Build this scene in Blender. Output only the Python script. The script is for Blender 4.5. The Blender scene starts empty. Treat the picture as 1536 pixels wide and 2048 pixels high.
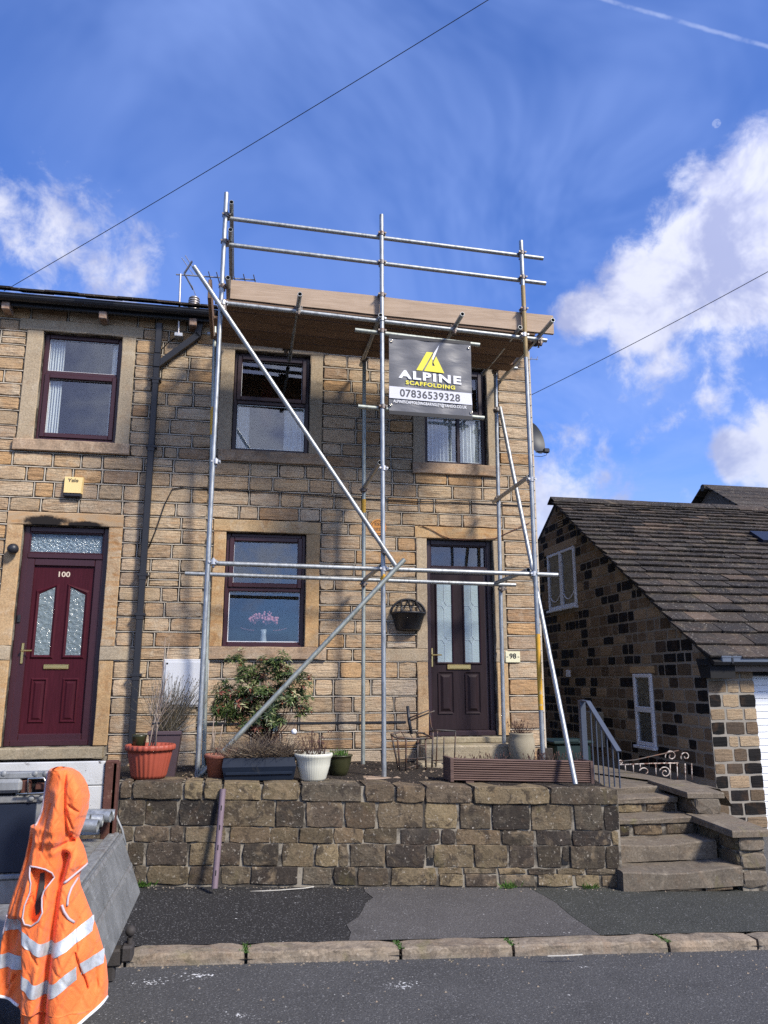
import bpy, math, random
from mathutils import Vector, Matrix
R = random.Random(11)
rad = math.radians
SC = bpy.context.scene
COL = SC.collection

# ---------------------------------------------------------------- camera
CAM_LOC = Vector((0, -9.2, 1.85)); YAW, PITCH, FPX = rad(10.575), rad(12.286), 1540.0
FW = Vector((math.sin(YAW)*math.cos(PITCH), math.cos(YAW)*math.cos(PITCH), math.sin(PITCH)))
RT = Vector((math.cos(YAW), -math.sin(YAW), 0)); UP = RT.cross(FW)
cam = bpy.data.cameras.new('camera'); co = bpy.data.objects.new('camera', cam); COL.objects.link(co)
co.location = CAM_LOC
co.rotation_euler = Matrix((RT, UP, -FW)).transposed().to_euler()
cam.sensor_fit = 'VERTICAL'; cam.sensor_height = 36; cam.lens = 36*FPX/2048
cam.clip_start = 0.05; cam.clip_end = 5000
SC.camera = co
def pray(x, y): return FW + RT*((x-768)/FPX) - UP*((y-1024)/FPX)
def PY(x, y, Y): d = pray(x, y); return CAM_LOC + d*((Y-CAM_LOC.y)/d.y)      # survey: photo point on a plane of known depth
def PX(x, y, X): d = pray(x, y); return CAM_LOC + d*((X-CAM_LOC.x)/d.x)
def PZ(x, y, Z): d = pray(x, y); return CAM_LOC + d*((Z-CAM_LOC.z)/d.z)

# ---------------------------------------------------------------- node helpers
class NT:
    def __init__(s, nt): s.nt = nt
    def n(s, t, **attrs):
        nd = s.nt.nodes.new(t)
        for k, v in attrs.items(): setattr(nd, k, v)
        return nd
    def put(s, sock, v):
        if hasattr(v, 'is_linked') or isinstance(v, bpy.types.NodeSocket): s.nt.links.new(v, sock)
        elif isinstance(v, (int, float)):
            try: sock.default_value = v
            except Exception: sock.default_value = (v,)*len(sock.default_value)
        else:
            v = tuple(v)
            if len(v) == 3 and sock.type == 'RGBA': v += (1,)
            sock.default_value = v
    def math(s, op, a, b=0.0, c=0.0, clamp=False):
        m = s.n('ShaderNodeMath', operation=op, use_clamp=clamp)
        s.put(m.inputs[0], a); s.put(m.inputs[1], b); s.put(m.inputs[2], c); return m.outputs[0]
    def vmath(s, op, a, b=(0, 0, 0), out=0):
        m = s.n('ShaderNodeVectorMath', operation=op); s.put(m.inputs[0], a); s.put(m.inputs[1], b); return m.outputs[out]
    def noise(s, vec, scale, detail=4, rough=.55, dist=0.0, col=False):
        m = s.n('ShaderNodeTexNoise'); s.put(m.inputs['Vector'], vec); s.put(m.inputs['Scale'], scale)
        s.put(m.inputs['Detail'], detail); s.put(m.inputs['Roughness'], rough); s.put(m.inputs['Distortion'], dist)
        return m.outputs['Color' if col else 'Fac']
    def vor(s, vec, scale, feature='F1', rnd=1.0):
        m = s.n('ShaderNodeTexVoronoi', feature=feature); s.put(m.inputs['Vector'], vec); s.put(m.inputs['Scale'], scale)
        s.put(m.inputs['Randomness'], rnd); return m.outputs['Distance']
    def ramp(s, fac, stops, interp='LINEAR'):
        m = s.n('ShaderNodeValToRGB'); r = m.color_ramp; r.interpolation = interp
        while len(r.elements) < len(stops): r.elements.new(0.5)
        for e, (p, c) in zip(r.elements, stops):
            e.position = p; e.color = tuple(c)+(1,) if len(c) == 3 else c
        s.put(m.inputs[0], fac); return m.outputs[0]
    def mix(s, fac, a, b, blend='MIX'):
        m = s.n('ShaderNodeMix', data_type='RGBA', blend_type=blend); s.put(m.inputs[0], fac); s.put(m.inputs[6], a); s.put(m.inputs[7], b)
        return m.outputs[2]
    def smooth(s, v, a, b):
        m = s.n('ShaderNodeMapRange', interpolation_type='SMOOTHSTEP'); s.put(m.inputs[0], v); s.put(m.inputs[1], a); s.put(m.inputs[2], b)
        m.inputs[3].default_value = 0; m.inputs[4].default_value = 1; return m.outputs[0]
    def bump(s, h, strength, dist, normal=None):
        m = s.n('ShaderNodeBump'); s.put(m.inputs['Strength'], strength); s.put(m.inputs['Distance'], dist); s.put(m.inputs['Height'], h)
        if normal is not None: s.put(m.inputs['Normal'], normal)
        return m.outputs[0]

# ---------------------------------------------------------------- sky, sun, exposure
SUN_AZ, SUN_EL = rad(40), rad(41)          # sun to the right of and behind the camera
SUN_DIR = Vector((math.sin(SUN_AZ)*math.cos(SUN_EL), -math.cos(SUN_AZ)*math.cos(SUN_EL), math.sin(SUN_EL)))
W = bpy.data.worlds.new('World'); SC.world = W; W.use_nodes = True
w = NT(W.node_tree); W.node_tree.nodes.clear()
sky = w.n('ShaderNodeTexSky', sky_type='NISHITA', sun_disc=False)
sky.sun_elevation = SUN_EL; sky.sun_rotation = math.atan2(SUN_DIR.x, SUN_DIR.y)
sky.altitude = 200; sky.air_density = 1.0; sky.dust_density = 0.3; sky.ozone_density = 2.5
gen = w.n('ShaderNodeTexCoord').outputs['Generated']
dirn = w.vmath('NORMALIZE', gen)
sep = w.n('ShaderNodeSeparateXYZ'); w.put(sep.inputs[0], dirn)
den = w.math('ADD', w.math('MAXIMUM', sep.outputs[2], 0.0), 0.22)
cmb = w.n('ShaderNodeCombineXYZ'); w.put(cmb.inputs[0], w.math('DIVIDE', sep.outputs[0], den)); w.put(cmb.inputs[1], w.math('DIVIDE', sep.outputs[1], den))
flat = cmb.outputs[0]
skyc = w.vmath('MULTIPLY', sky.outputs[0], (0.66, 0.92, 1.56))
skyc = w.vmath('SCALE', skyc); skyc.node.inputs['Scale'].default_value = 0.124
# thin high veil
veil = w.noise(flat, 1.5, 5, .62, .9)
veil2 = w.noise(w.vmath('ADD', flat, (3.1, 7.7, 0)), 0.7, 3, .55, .5)
vm = w.math('MULTIPLY', w.smooth(veil, .33, .74), w.smooth(veil2, .25, .60))
c1 = w.mix(w.math('MULTIPLY', vm, .80), skyc, (.30, .44, .90))
# cumulus: banks at set bearings, ragged by noise, and scattered ones all round
edge = w.noise(dirn, 6.5, 3, .6, .3); edge2 = w.noise(dirn, 24, 5, .65, .25)
rag = w.math('ADD', w.math('MULTIPLY', edge, .60), w.math('MULTIPLY', edge2, .40))
def blob(px, py, r, k=1.0):
    d = pray(px, py).normalized() if not isinstance(px, tuple) else Vector(px).normalized()
    dist = w.vmath('DISTANCE', dirn, tuple(d), out=1)
    return w.math('MULTIPLY', w.math('SUBTRACT', 1.0, w.math('DIVIDE', dist, r)), k)
fld = None
for a in [(1530, 470, .130), (1400, 520, .095), (1290, 590, .080), (1170, 625, .050), (1500, 620, .07, .3), (1580, 905, .085), (1470, 910, .045), (10, 405, .055, .22), (130, 450, .05, .14),
          (200, 545, .08, .20), (1110, 985, .14, .34), (1350, 690, .08, .16), (1420, 800, .10, .12), (1280, 900, .12, .14), ((-.30, -.90, .36), 0, .34), ((.25, -.90, .33), 0, .30), ((.05, -.95, .40), 0, .30)]:
    b = blob(*a); fld = b if fld is None else w.math('MAXIMUM', fld, b)
glob = w.math('SUBTRACT', w.math('MULTIPLY', w.noise(flat, 0.9, 3, .5), 2.4), 1.85)
back = w.smooth(sep.outputs[1], .35, -.1)                 # the rest of the sky is broken cloud like the part in view
fld = w.math('MAXIMUM', fld, w.math('SUBTRACT', glob, w.math('MULTIPLY', w.math('SUBTRACT', 1.0, back), .6)))
cum = w.math('ADD', fld, w.math('MULTIPLY', w.math('SUBTRACT', rag, .5), 2.0))
cm = w.smooth(cum, .03, .40)
shade = w.smooth(w.noise(w.vmath('ADD', dirn, (.0, .0, .045)), 9, 5, .6, .3), .38, .60)
ccol = w.mix(shade, (.74, .76, .90), (.40, .44, .68))
lit = w.math('ADD', .95, w.math('MULTIPLY', w.math('MAXIMUM', w.vmath('DOT_PRODUCT', dirn, tuple(SUN_DIR), out=1), 0.0), .65))   # cloud glows towards the sun
cs_ = w.vmath('SCALE', ccol); w.put(cs_.node.inputs['Scale'], lit); ccol = cs_
c2 = w.mix(w.math('MULTIPLY', cm, .93), c1, ccol)
# low haze towards the horizon
hz = w.smooth(sep.outputs[2], .36, .0)
c3 = w.mix(w.math('MULTIPLY', hz, .42), c2, (.36, .53, .86))
# condensation trail and day moon
d1, d2 = pray(1190, -6).normalized(), pray(1545, 96).normalized(); nn = d1.cross(d2).normalized()
wob = w.math('MULTIPLY', w.math('SUBTRACT', w.noise(dirn, 60, 3), .5), .003)
off = w.math('ABSOLUTE', w.math('ADD', w.vmath('DOT_PRODUCT', dirn, tuple(nn), out=1), wob))
trail = w.math('MULTIPLY', w.smooth(off, .0030, .0004), w.smooth(w.vmath('DOT_PRODUCT', dirn, tuple(((d1+d2)/2).normalized()), out=1), .962, .975))
c4 = w.mix(w.math('MULTIPLY', w.math('MULTIPLY', trail, w.smooth(w.noise(dirn, 40, 3), .30, .62)), .30), c3, (.66, .74, 1.0))
md = w.vmath('DISTANCE', dirn, tuple(pray(1433, 247).normalized()), out=1)
moon = w.math('MULTIPLY', w.smooth(md, .0050, .0040), w.smooth(w.noise(dirn, 240, 2), .35, .6))
c5 = w.mix(w.math('MULTIPLY', moon, .22), c4, (.75, .8, .98))
bg = w.n('ShaderNodeBackground'); w.put(bg.inputs[0], c5); bg.inputs[1].default_value = 1.0
wo = w.n('ShaderNodeOutputWorld'); W.node_tree.links.new(bg.outputs[0], wo.inputs[0])
sun = bpy.data.lights.new('sun', 'SUN'); sun.energy = 4.9; sun.angle = rad(11); sun.color = (1.0, .93, .82)
so = bpy.data.objects.new('sun', sun); COL.objects.link(so); so.rotation_euler = SUN_DIR.to_track_quat('Z', 'Y').to_euler(); so.location = (8, -14, 14)
SC.view_settings.view_transform = 'Standard'; SC.view_settings.look = 'None'; SC.view_settings.gamma = 1.0
SC.view_settings.use_curve_mapping = False; SC.view_settings.exposure = 0.26
SC.render.engine = 'CYCLES'
cy = SC.cycles; cy.max_bounces = 4; cy.diffuse_bounces = 2; cy.glossy_bounces = 2; cy.transmission_bounces = 2; cy.transparent_max_bounces = 6
cy.caustics_reflective = False; cy.caustics_refractive = False; cy.use_adaptive_sampling = True; cy.adaptive_threshold = .012; cy.use_denoising = False
W.cycles.sampling_method = 'NONE'

# ---------------------------------------------------------------- materials
class Mat(NT):
    def __init__(s, name):
        s.m = bpy.data.materials.new(name); s.m.use_nodes = True; super().__init__(s.m.node_tree)
        s.b = s.nt.nodes['Principled BSDF']; s.out = s.nt.nodes['Material Output']
        s.pos = s.n('ShaderNodeNewGeometry').outputs['Position']
        s.obj = s.n('ShaderNodeTexCoord').outputs['Object']
        s.rnd = s.n('ShaderNodeObjectInfo').outputs['Random']
    def set(s, **k):
        names = dict(col='Base Color', rough='Roughness', metal='Metallic', nrm='Normal', spec='Specular IOR Level', alpha='Alpha', trans='Transmission Weight', coat='Coat Weight', sheen='Sheen Weight', sss='Subsurface Weight')
        for a, v in k.items(): s.put(s.b.inputs[names[a]], v)
        return s.m
def plain(name, col, rough=.6, metal=0., var=.12, vs=12., bump=0., bs=80., spec=.4, dirt=None):
    m = Mat(name)
    f = m.noise(m.obj, vs, 5, .6)
    g = m.math('ADD', 1-var, m.math('MULTIPLY', f, 2*var))
    c = m.vmath('SCALE', col); m.put(c.node.inputs['Scale'], g)
    if dirt:
        dcol, lo, hi, sc = dirt
        c = m.mix(m.smooth(m.noise(m.pos, sc, 6, .65, .4), lo, hi), c, dcol)
    k = dict(col=c, rough=rough, metal=metal, spec=spec)
    if bump: k['nrm'] = m.bump(m.noise(m.obj, bs, 4, .6), bump, .004)
    return m.set(**k)
def stone_mat(name, stops, lines=.6, warm=.25, soot=.25, lichen=0., moss=0., bump=.6, rough=.9, interp='LINEAR', tint=None, pale=1.0, patch=0.):
    m = Mat(name)
    h1 = m.math('FRACT', m.math('MULTIPLY', m.rnd, 17.37)); h2 = m.math('FRACT', m.math('MULTIPLY', m.rnd, 91.7))
    offv = m.n('ShaderNodeCombineXYZ'); m.put(offv.inputs[0], m.math('MULTIPLY', h1, 40)); m.put(offv.inputs[1], m.math('MULTIPLY', h2, 40)); m.put(offv.inputs[2], m.math('MULTIPLY', m.rnd, 40))
    p = m.vmath('ADD', m.pos, offv.outputs[0])
    base = m.ramp(m.rnd, stops, interp)
    n3 = m.n('ShaderNodeSeparateColor'); m.put(n3.inputs[0], m.noise(p, 6, 3, .65, .5, col=True)); nR, nG, nB = n3.outputs[0], n3.outputs[1], n3.outputs[2]
    if warm > .2:
        bed = m.noise(m.vmath('MULTIPLY', p, (2.2, 2.2, 14)), 1.0, 2, .6, 1.6)            # bedding bands
        base = m.mix(m.math('MULTIPLY', m.smooth(bed, .42, .72), m.math('MULTIPLY', h1, warm*1.6)), base, (.40, .20, .07))
    base = m.mix(m.math('MULTIPLY', m.smooth(nR, .48, .72), warm), base, (.30, .15, .06))
    base = m.mix(m.math('MULTIPLY', m.smooth(nG, .50, .76), .45*pale), base, (.50, .43, .32))
    base = m.mix(m.math('MULTIPLY', m.smooth(m.noise(m.pos, 1.9, 4, .68, .5), .46, .80), soot), base, (.055, .045, .04))
    grain = m.noise(p, 60, 2, .75)
    base = m.mix(.42, base, m.vmath('MULTIPLY', base, m.ramp(grain, [(.30, (.45,)*3), (.70, (1.6,)*3)])))
    tool = m.noise(m.vmath('MULTIPLY', p, (3.2, 3.2, 36)), 1.0, 2, .6, 1.0)           # tooling lines
    tl = m.smooth(tool, .40, .62)
    la = m.math('MULTIPLY', m.math('ADD', .35, m.math('MULTIPLY', h2, .65)), lines)
    base = m.mix(m.math('MULTIPLY', m.math('SUBTRACT', 1.0, m.smooth(tool, .33, .47)), la), base, m.vmath('MULTIPLY', base, (.34, .30, .27)))
    if patch:
        pn = m.noise(p, 7, 4, .7, .8); base = m.mix(m.math('MULTIPLY', m.smooth(pn, .50, .62), patch), base, (.040, .034, .030))
        base = m.mix(m.math('MULTIPLY', m.smooth(m.noise(m.vmath('ADD', p, (5, 5, 5)), 4, 3, .65, .8), .56, .70), patch*.8), base, (.30, .24, .16))
    if moss:
        base = m.mix(m.math('MULTIPLY', m.smooth(m.noise(m.pos, 3.0, 3, .6, .6), .58, .75), moss), base, (.17, .16, .045))
    if lichen:
        lc = m.n('ShaderNodeSeparateColor'); m.put(lc.inputs[0], m.noise(p, 30, 3, .7, .3, col=True))
        base = m.mix(m.math('MULTIPLY', m.smooth(lc.outputs[0], .60, .70), lichen), base, (.42, .40, .35))
        base = m.mix(m.math('MULTIPLY', m.smooth(lc.outputs[1], .66, .72), lichen), base, (.62, .60, .55))
    if tint: base = m.vmath('MULTIPLY', base, tint)
    ht = m.math('ADD', m.math('MULTIPLY', tl, la), m.math('ADD', m.math('MULTIPLY', grain, .55), m.math('MULTIPLY', nB, 1.4)))
    return m.set(col=base, rough=rough, spec=.2, nrm=m.bump(ht, bump, .010))
M = {}
M['stone'] = stone_mat('sandstone_house', [(0, (.33, .245, .155)), (.12, (.43, .32, .20)), (.28, (.51, .395, .265)), (.42, (.36, .25, .15)), (.55, (.47, .355, .23)), (.68, (.40, .295, .19)), (.80, (.44, .305, .175)), (.86, (.45, .275, .13)), (.92, (.29, .195, .12)), (1, (.46, .375, .27))], soot=.26, warm=.24, lines=.62, bump=.7)
M['dressed'] = stone_mat('dressed_sandstone', [(0, (.37, .30, .205)), (.5, (.40, .315, .21)), (1, (.34, .27, .18))], lines=.10, warm=.20, soot=.10, bump=.3)
M['ochre'] = stone_mat('ochre_dressed_sandstone', [(0, (.46, .32, .17)), (.5, (.44, .285, .14)), (1, (.48, .35, .21))], lines=.08, warm=.55, soot=.12, bump=.3)
M['sillstone'] = stone_mat('weathered_sill_stone', [(0, (.36, .26, .17)), (1, (.42, .30, .20))], lines=.15, warm=.25, soot=.7, bump=.35, patch=.25)
M['gable'] = stone_mat('reclaimed_stone', [(0, (.007, .007, .007)), (.42, (.012, .011, .011)), (.43, (.10, .072, .046)), (.53, (.29, .21, .13)), (.63, (.14, .098, .062)), (.72, (.38, .285, .18)), (.82, (.20, .145, .09)), (.90, (.07, .052, .038)), (1, (.33, .24, .15))], lines=.5, warm=.10, soot=.35, pale=.0)
M['garden'] = stone_mat('sooty_wall_stone', [(0, (.024, .022, .021)), (.10, (.13, .115, .088)), (.18, (.028, .026, .025)), (.30, (.24, .195, .120)), (.40, (.070, .062, .052)), (.50, (.19, .160, .110)), (.58, (.030, .028, .027)), (.68, (.25, .205, .125)), (.77, (.12, .098, .075)), (.86, (.040, .036, .034)), (.94, (.20, .155, .10)), (1, (.055, .050, .045))], lines=.08, warm=.08, soot=.40, lichen=.65, moss=.32, bump=1.0, pale=.3, patch=.72, tint=(.84, .785, .725))
M['step'] = stone_mat('worn_step_stone', [(0, (.125, .105, .080)), (1, (.165, .135, .10))], lines=.05, warm=.10, soot=.5, lichen=.2, moss=.45, bump=.5, pale=.4, patch=.25)
M['kerb'] = stone_mat('kerb_stone', [(0, (.22, .18, .135)), (.5, (.27, .215, .155)), (1, (.19, .16, .125))], lines=.06, warm=.15, soot=.5, lichen=.2, moss=.4, bump=.7, pale=.5, patch=.4)
M['slate'] = stone_mat('stone_slate', [(0, (.022, .021, .022)), (.2, (.050, .044, .040)), (.4, (.030, .028, .028)), (.6, (.072, .060, .050)), (.75, (.040, .036, .034)), (.86, (.15, .112, .085)), (.93, (.035, .033, .033)), (1, (.085, .075, .066))], lines=.06, warm=.08, soot=.40, lichen=.70, moss=.12, bump=1.0, pale=.15, patch=.35, tint=(.78, .76, .74))
M['soil_stone'] = stone_mat('doorstep_stone', [(0, (.27, .23, .15)), (1, (.31, .26, .18))], lines=.1, warm=.1, soot=.35, moss=.5, bump=.4)
M['mortar'] = plain('mortar', (.52, .46, .37), .95, var=.22, vs=9, bump=.6, bs=60, spec=.1, dirt=((.16, .13, .10), .55, .85, 3.0))
M['mortar_dark'] = plain('old_mortar', (.27, .24, .19), .95, var=.3, vs=9, bump=.9, bs=50, spec=.1, dirt=((.060, .053, .045), .40, .58, 5.0))
M['mortar_grey'] = plain('grey_mortar', (.27, .245, .205), .95, var=.2, vs=9, bump=.5, bs=60, spec=.1)
M['upvc'] = plain('rosewood_upvc', (.042, .011, .016), .40, var=.15, vs=20, spec=.5)
M['upvc98'] = plain('dark_rosewood_upvc', (.024, .010, .014), .42, var=.15, vs=20, spec=.5)
def door_mat(name, c):
    m = Mat(name); g = m.noise(m.vmath('MULTIPLY', m.obj, (60, 60, 4)), 1.0, 5, .6, .8)
    col = m.mix(m.math('MULTIPLY', m.smooth(g, .35, .7), .5), c, tuple(x*1.7 for x in c))
    return m.set(col=col, rough=.5, spec=.15, nrm=m.bump(g, .25, .002))
M['door100'] = door_mat('woodgrain_red_door', (.046, .007, .012))
M['door98'] = door_mat('woodgrain_dark_door', (.020, .0125, .0145))
M['white'] = plain('white_upvc', (.74, .75, .76), .4, var=.05)
M['gold'] = plain('brass', (.82, .58, .22), .28, 1.0, var=.12)
M['chrome'] = plain('pale_metal', (.72, .66, .55), .25, 1.0, var=.1)
M['black'] = plain('black_plastic', (.022, .023, .027), .42, var=.15)
M['pipe'] = plain('grey_black_plastic', (.020, .021, .025), .42, var=.2, vs=6)
M['dark'] = plain('dark_void', (.012, .012, .013), .9, var=.1)
M['room'] = plain('dim_room', (.10, .095, .09), .9, var=.1)
def glass_mat(name, tint=(.75, .8, .82), refl=.10, rough=0.0, bump=0., bscale=30., gain=1.0):
    m = Mat(name); nt = m.nt; nt.nodes.remove(m.b)
    tr = m.n('ShaderNodeBsdfTransparent'); m.put(tr.inputs[0], tint)
    gl = m.n('ShaderNodeBsdfGlossy'); m.put(gl.inputs['Roughness'], rough); m.put(gl.inputs['Color'], (.92, .95, 1.0))
    fr = m.n('ShaderNodeLayerWeight'); fr.inputs[0].default_value = .5
    if bump:
        nb = m.bump(m.noise(m.pos, bscale, 3, .5, 1.5), bump, .01); m.put(gl.inputs['Normal'], nb)
    else:
        nb = m.bump(m.noise(m.pos, 1.6, 2, .5), .05, .02); m.put(gl.inputs['Normal'], nb)
    mx = m.n('ShaderNodeMixShader'); m.put(mx.inputs[0], m.math('ADD', m.math('MULTIPLY', m.math('POWER', fr.outputs['Facing'], 5.0), gain*.85), refl, clamp=True))
    nt.links.new(tr.outputs[0], mx.inputs[1]); nt.links.new(gl.outputs[0], mx.inputs[2]); nt.links.new(mx.outputs[0], m.out.inputs[0])
    return m.m
M['glass'] = glass_mat('double_glazing', tint=(.86, .89, .90), refl=.085, gain=1.0)
def obscured(name, c, scale, strength):
    m = Mat(name)
    v = m.vor(m.pos, scale); n = m.noise(m.pos, scale*1.3, 2, .5, 2.2)
    return m.set(col=c, rough=.16, spec=.9, nrm=m.bump(m.math('ADD', v, n), strength, .02))
M['obscure'] = obscured('patterned_glass', (.20, .27, .32), 34, .8)
M['ripple'] = obscured('rippled_glass', (.17, .21, .21), 22, .5)
M['frost98'] = obscured('frosted_glass', (.30, .37, .38), 60, .15)
M['lead'] = plain('lead_strip', (.55, .60, .60), .35, .6)
M['curtain'] = plain('white_voile', (.86, .86, .85), .9, var=.06)
def galv(name, c=(.37, .385, .38), rough=.42, metal=.65, rust=.0, dirt=.35):
    m = Mat(name)
    p = m.vmath('MULTIPLY', m.pos, (1, 1, .35))
    f = m.noise(p, 26, 6, .7, .5)
    col = m.ramp(f, [(.25, tuple(x*.55 for x in c)), (.5, c), (.75, tuple(min(1, x*1.35) for x in c))])
    col = m.mix(m.math('MULTIPLY', m.smooth(m.noise(m.pos, 5.5, 6, .7, .6), .5, .74), dirt), col, (.20, .185, .15))
    if rust: col = m.mix(m.math('MULTIPLY', m.smooth(m.noise(m.pos, 11, 5, .65), .5-rust*.2, .66), min(1, rust*1.4)), col, (.16, .060, .022))
    rg = m.math('ADD', rough-.1, m.math('MULTIPLY', f, .3))
    return m.set(col=col, rough=rg, metal=metal, nrm=m.bump(f, .15, .003))
M['tube'] = galv('galvanised_tube')
M['tube_green'] = galv('weathered_tube', (.36, .38, .33), .45, .6, dirt=.5)
M['tube_in'] = plain('tube_bore', (.02, .018, .016), .9)
M['coupler'] = galv('coupler_steel', (.22, .20, .18), .5, .6, rust=.35)
M['coupler_lt'] = galv('zinc_coupler', (.56, .56, .55), .4, .7, rust=.1)
M['yellowpaint'] = plain('yellow_paint', (.62, .34, .03), .5, var=.25, vs=25, dirt=((.5, .45, .33), .58, .7, 14))
M['brownpaint'] = plain('worn_brown_paint', (.33, .23, .09), .5, var=.3, vs=25)
def wood(name, c, c2, vec=(2.0, 30, 30), rough=.8):
    m = Mat(name); h = m.math('MULTIPLY', m.rnd, 31)
    o = m.n('ShaderNodeCombineXYZ'); m.put(o.inputs[1], h); m.put(o.inputs[2], h)
    p = m.vmath('ADD', m.pos, o.outputs[0])
    g = m.noise(m.vmath('MULTIPLY', p, vec), 1.0, 6, .65, 1.2)
    col = m.mix(m.smooth(g, .3, .72), c, c2)
    col = m.mix(m.math('MULTIPLY', m.smooth(m.noise(p, 2.6, 5, .6, .6), .5, .8), .35), col, tuple(x*.45 for x in c2))
    v = m.math('ADD', .82, m.math('MULTIPLY', m.rnd, .36)); col2 = m.vmath('SCALE', col); m.put(col2.node.inputs['Scale'], v)
    return m.set(col=col2, rough=rough, spec=.2, nrm=m.bump(g, .4, .004))
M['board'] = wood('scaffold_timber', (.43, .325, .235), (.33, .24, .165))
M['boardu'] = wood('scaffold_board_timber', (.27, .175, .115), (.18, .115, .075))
M['decking'] = wood('stained_decking', (.135, .088, .072), (.075, .047, .040), (1.5, 40, 60))
M['rafter'] = wood('rafter_end', (.30, .17, .10), (.42, .33, .27), (20, 20, 20))
M['whiteboard'] = plain('flaked_white_paint', (.52, .52, .50), .6, var=.25, bump=.3, vs=6, dirt=((.09, .075, .065), .57, .64, 22))
M['hitch'] = plain('dull_dark_steel', (.055, .048, .044), .7, .3, var=.4, vs=20, bump=.4)
M['rust'] = plain('rusted_steel', (.10, .040, .028), .8, .2, var=.5, vs=16, bump=.5, dirt=((.36, .24, .17), .58, .7, 12))
M['truckgrey'] = galv('truck_grey_metal', (.27, .27, .255), .5, .35, rust=.12, dirt=.5)
def scratched():
    m = Mat('scuffed_aluminium')
    p = m.obj
    sc = m.noise(m.vmath('MULTIPLY', p, (3, 9, 60)), 1.0, 4, .6, 2.5)
    col = m.ramp(m.noise(p, 7, 6, .65, .6), [(.3, (.15, .155, .148)), (.5, (.225, .23, .22)), (.72, (.31, .315, .30))])
    col = m.mix(m.math('MULTIPLY', m.smooth(sc, .56, .68), .45), col, (.48, .49, .48))
    return m.set(col=col, rough=.5, metal=.35, nrm=m.bump(sc, .08, .002))
M['alu'] = scratched()
M['navy'] = plain('navy_panel', (.012, .017, .032), .45, var=.2)
M['latch'] = galv('latch_grey', (.24, .25, .25), .55, .3, dirt=.3)
M['tyre'] = plain('tyre_rubber', (.02, .02, .02), .8, var=.2)
def asphalt(name, c, white=0.0, sc=70.):
    m = Mat(name)
    g3 = m.n('ShaderNodeSeparateColor'); m.put(g3.inputs[0], m.noise(m.pos, sc, 2, .75, col=True)); g, g2, g4 = g3.outputs[0], g3.outputs[1], g3.outputs[2]
    b3 = m.n('ShaderNodeSeparateColor'); m.put(b3.inputs[0], m.noise(m.pos, 2.0, 4, .65, .4, col=True))
    k = m.math('ADD', .12, m.math('ADD', m.math('MULTIPLY', g, 1.15), m.math('MULTIPLY', b3.outputs[0], .6)))
    col = m.vmath('SCALE', c); m.put(col.node.inputs['Scale'], k)
    col = m.mix(m.math('MULTIPLY', m.smooth(g2, .58, .70), .6), col, (.30, .295, .285))
    col = m.mix(m.math('MULTIPLY', m.smooth(g4, .60, .72), .6), col, tuple(x*.35 for x in c))
    sp2 = m.smooth(m.noise(m.pos, 30, 2, .5), .745, .765); col = m.mix(sp2, col, (.46, .45, .42))
    col = m.mix(m.math('MULTIPLY', m.smooth(b3.outputs[1], .56, .76), .35), col, tuple(x*.5 for x in c))
    if white:
        for (px, py, r) in ((300, 1972, .10), (395, 1955, .10), (800, 1958, .09), (480, 2030, .07), (1170, 1908, .04)):
            ctr = PZ(px, py, .03)
            d = m.vmath('DISTANCE', m.vmath('MULTIPLY', m.vmath('SUBTRACT', m.pos, tuple(ctr)), (.55, 1, 0)), (0, 0, 0), out=1)
            k2 = m.math('SUBTRACT', m.noise(m.pos, 42, 3, .7, .4), m.math('MULTIPLY', d, .16/r))
            col = m.mix(m.smooth(k2, .50, .58), col, (.66, .66, .64))
    return m.set(col=col, rough=.9, spec=.2, nrm=m.bump(g, .9, .008))
M['road'] = asphalt('road_asphalt', (.068, .067, .066), 1.0)
M['pave_dark'] = asphalt('dark_pavement_asphalt', (.027, .0255, .0245))
M['pave_grey'] = asphalt('grey_pavement_patch', (.085, .079, .074))
M['pave_green'] = asphalt('old_pavement_asphalt', (.046, .047, .040))
M['drive'] = asphalt('drive_asphalt', (.10, .097, .09))
def soil():
    m = Mat('dark_soil'); g = m.noise(m.pos, 38, 6, .75); g2 = m.noise(m.pos, 120, 3, .7)
    col = m.ramp(g, [(.32, (.018, .014, .012)), (.55, (.055, .045, .037)), (.74, (.15, .125, .10))])
    return m.set(col=col, rough=.95, spec=.15, nrm=m.bump(m.math('ADD', g, m.math('MULTIPLY', g2, .4)), 1.0, .03))
M['soil'] = soil()
M['terracotta'] = plain('terracotta_plastic', (.34, .072, .040), .5, var=.15, vs=8)
M['terracotta_old'] = plain('faded_terracotta', (.30, .11, .07), .75, var=.25, vs=12)
M['olive_glaze'] = plain('olive_glazed_pot', (.035, .036, .015), .35, var=.3, vs=10)
M['cream_pot'] = plain('cream_plastic_pot', (.62, .61, .50), .45, var=.06)
M['blue_trough'] = plain('blue_plastic_trough', (.009, .015, .028), .55, var=.2, vs=7, spec=.2, dirt=((.05, .048, .045), .62, .8, 8))
M['stone_pot'] = plain('weathered_clay_pot', (.30, .26, .18), .85, var=.2, vs=10, bump=.4, bs=50)
M['brown_planter'] = plain('brown_plastic_planter', (.075, .050, .058), .55, var=.15)
M['zinc_bowl'] = plain('grey_bowl', (.12, .13, .13), .6, var=.3, vs=10)
M['rail'] = plain('blue_grey_rail_paint', (.055, .068, .095), .45, var=.2, spec=.5)
M['wire'] = galv('rusty_wire', (.085, .078, .072), .6, .4, rust=.45)
M['scroll'] = plain('flaking_white_iron', (.52, .46, .40), .6, var=.3, vs=40, dirt=((.12, .05, .03), .44, .60, 26))
M['purple'] = plain('lilac_painted_steel', (.20, .145, .165), .5, .2, var=.25, vs=14, dirt=((.07, .05, .055), .60, .7, 20))
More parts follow.
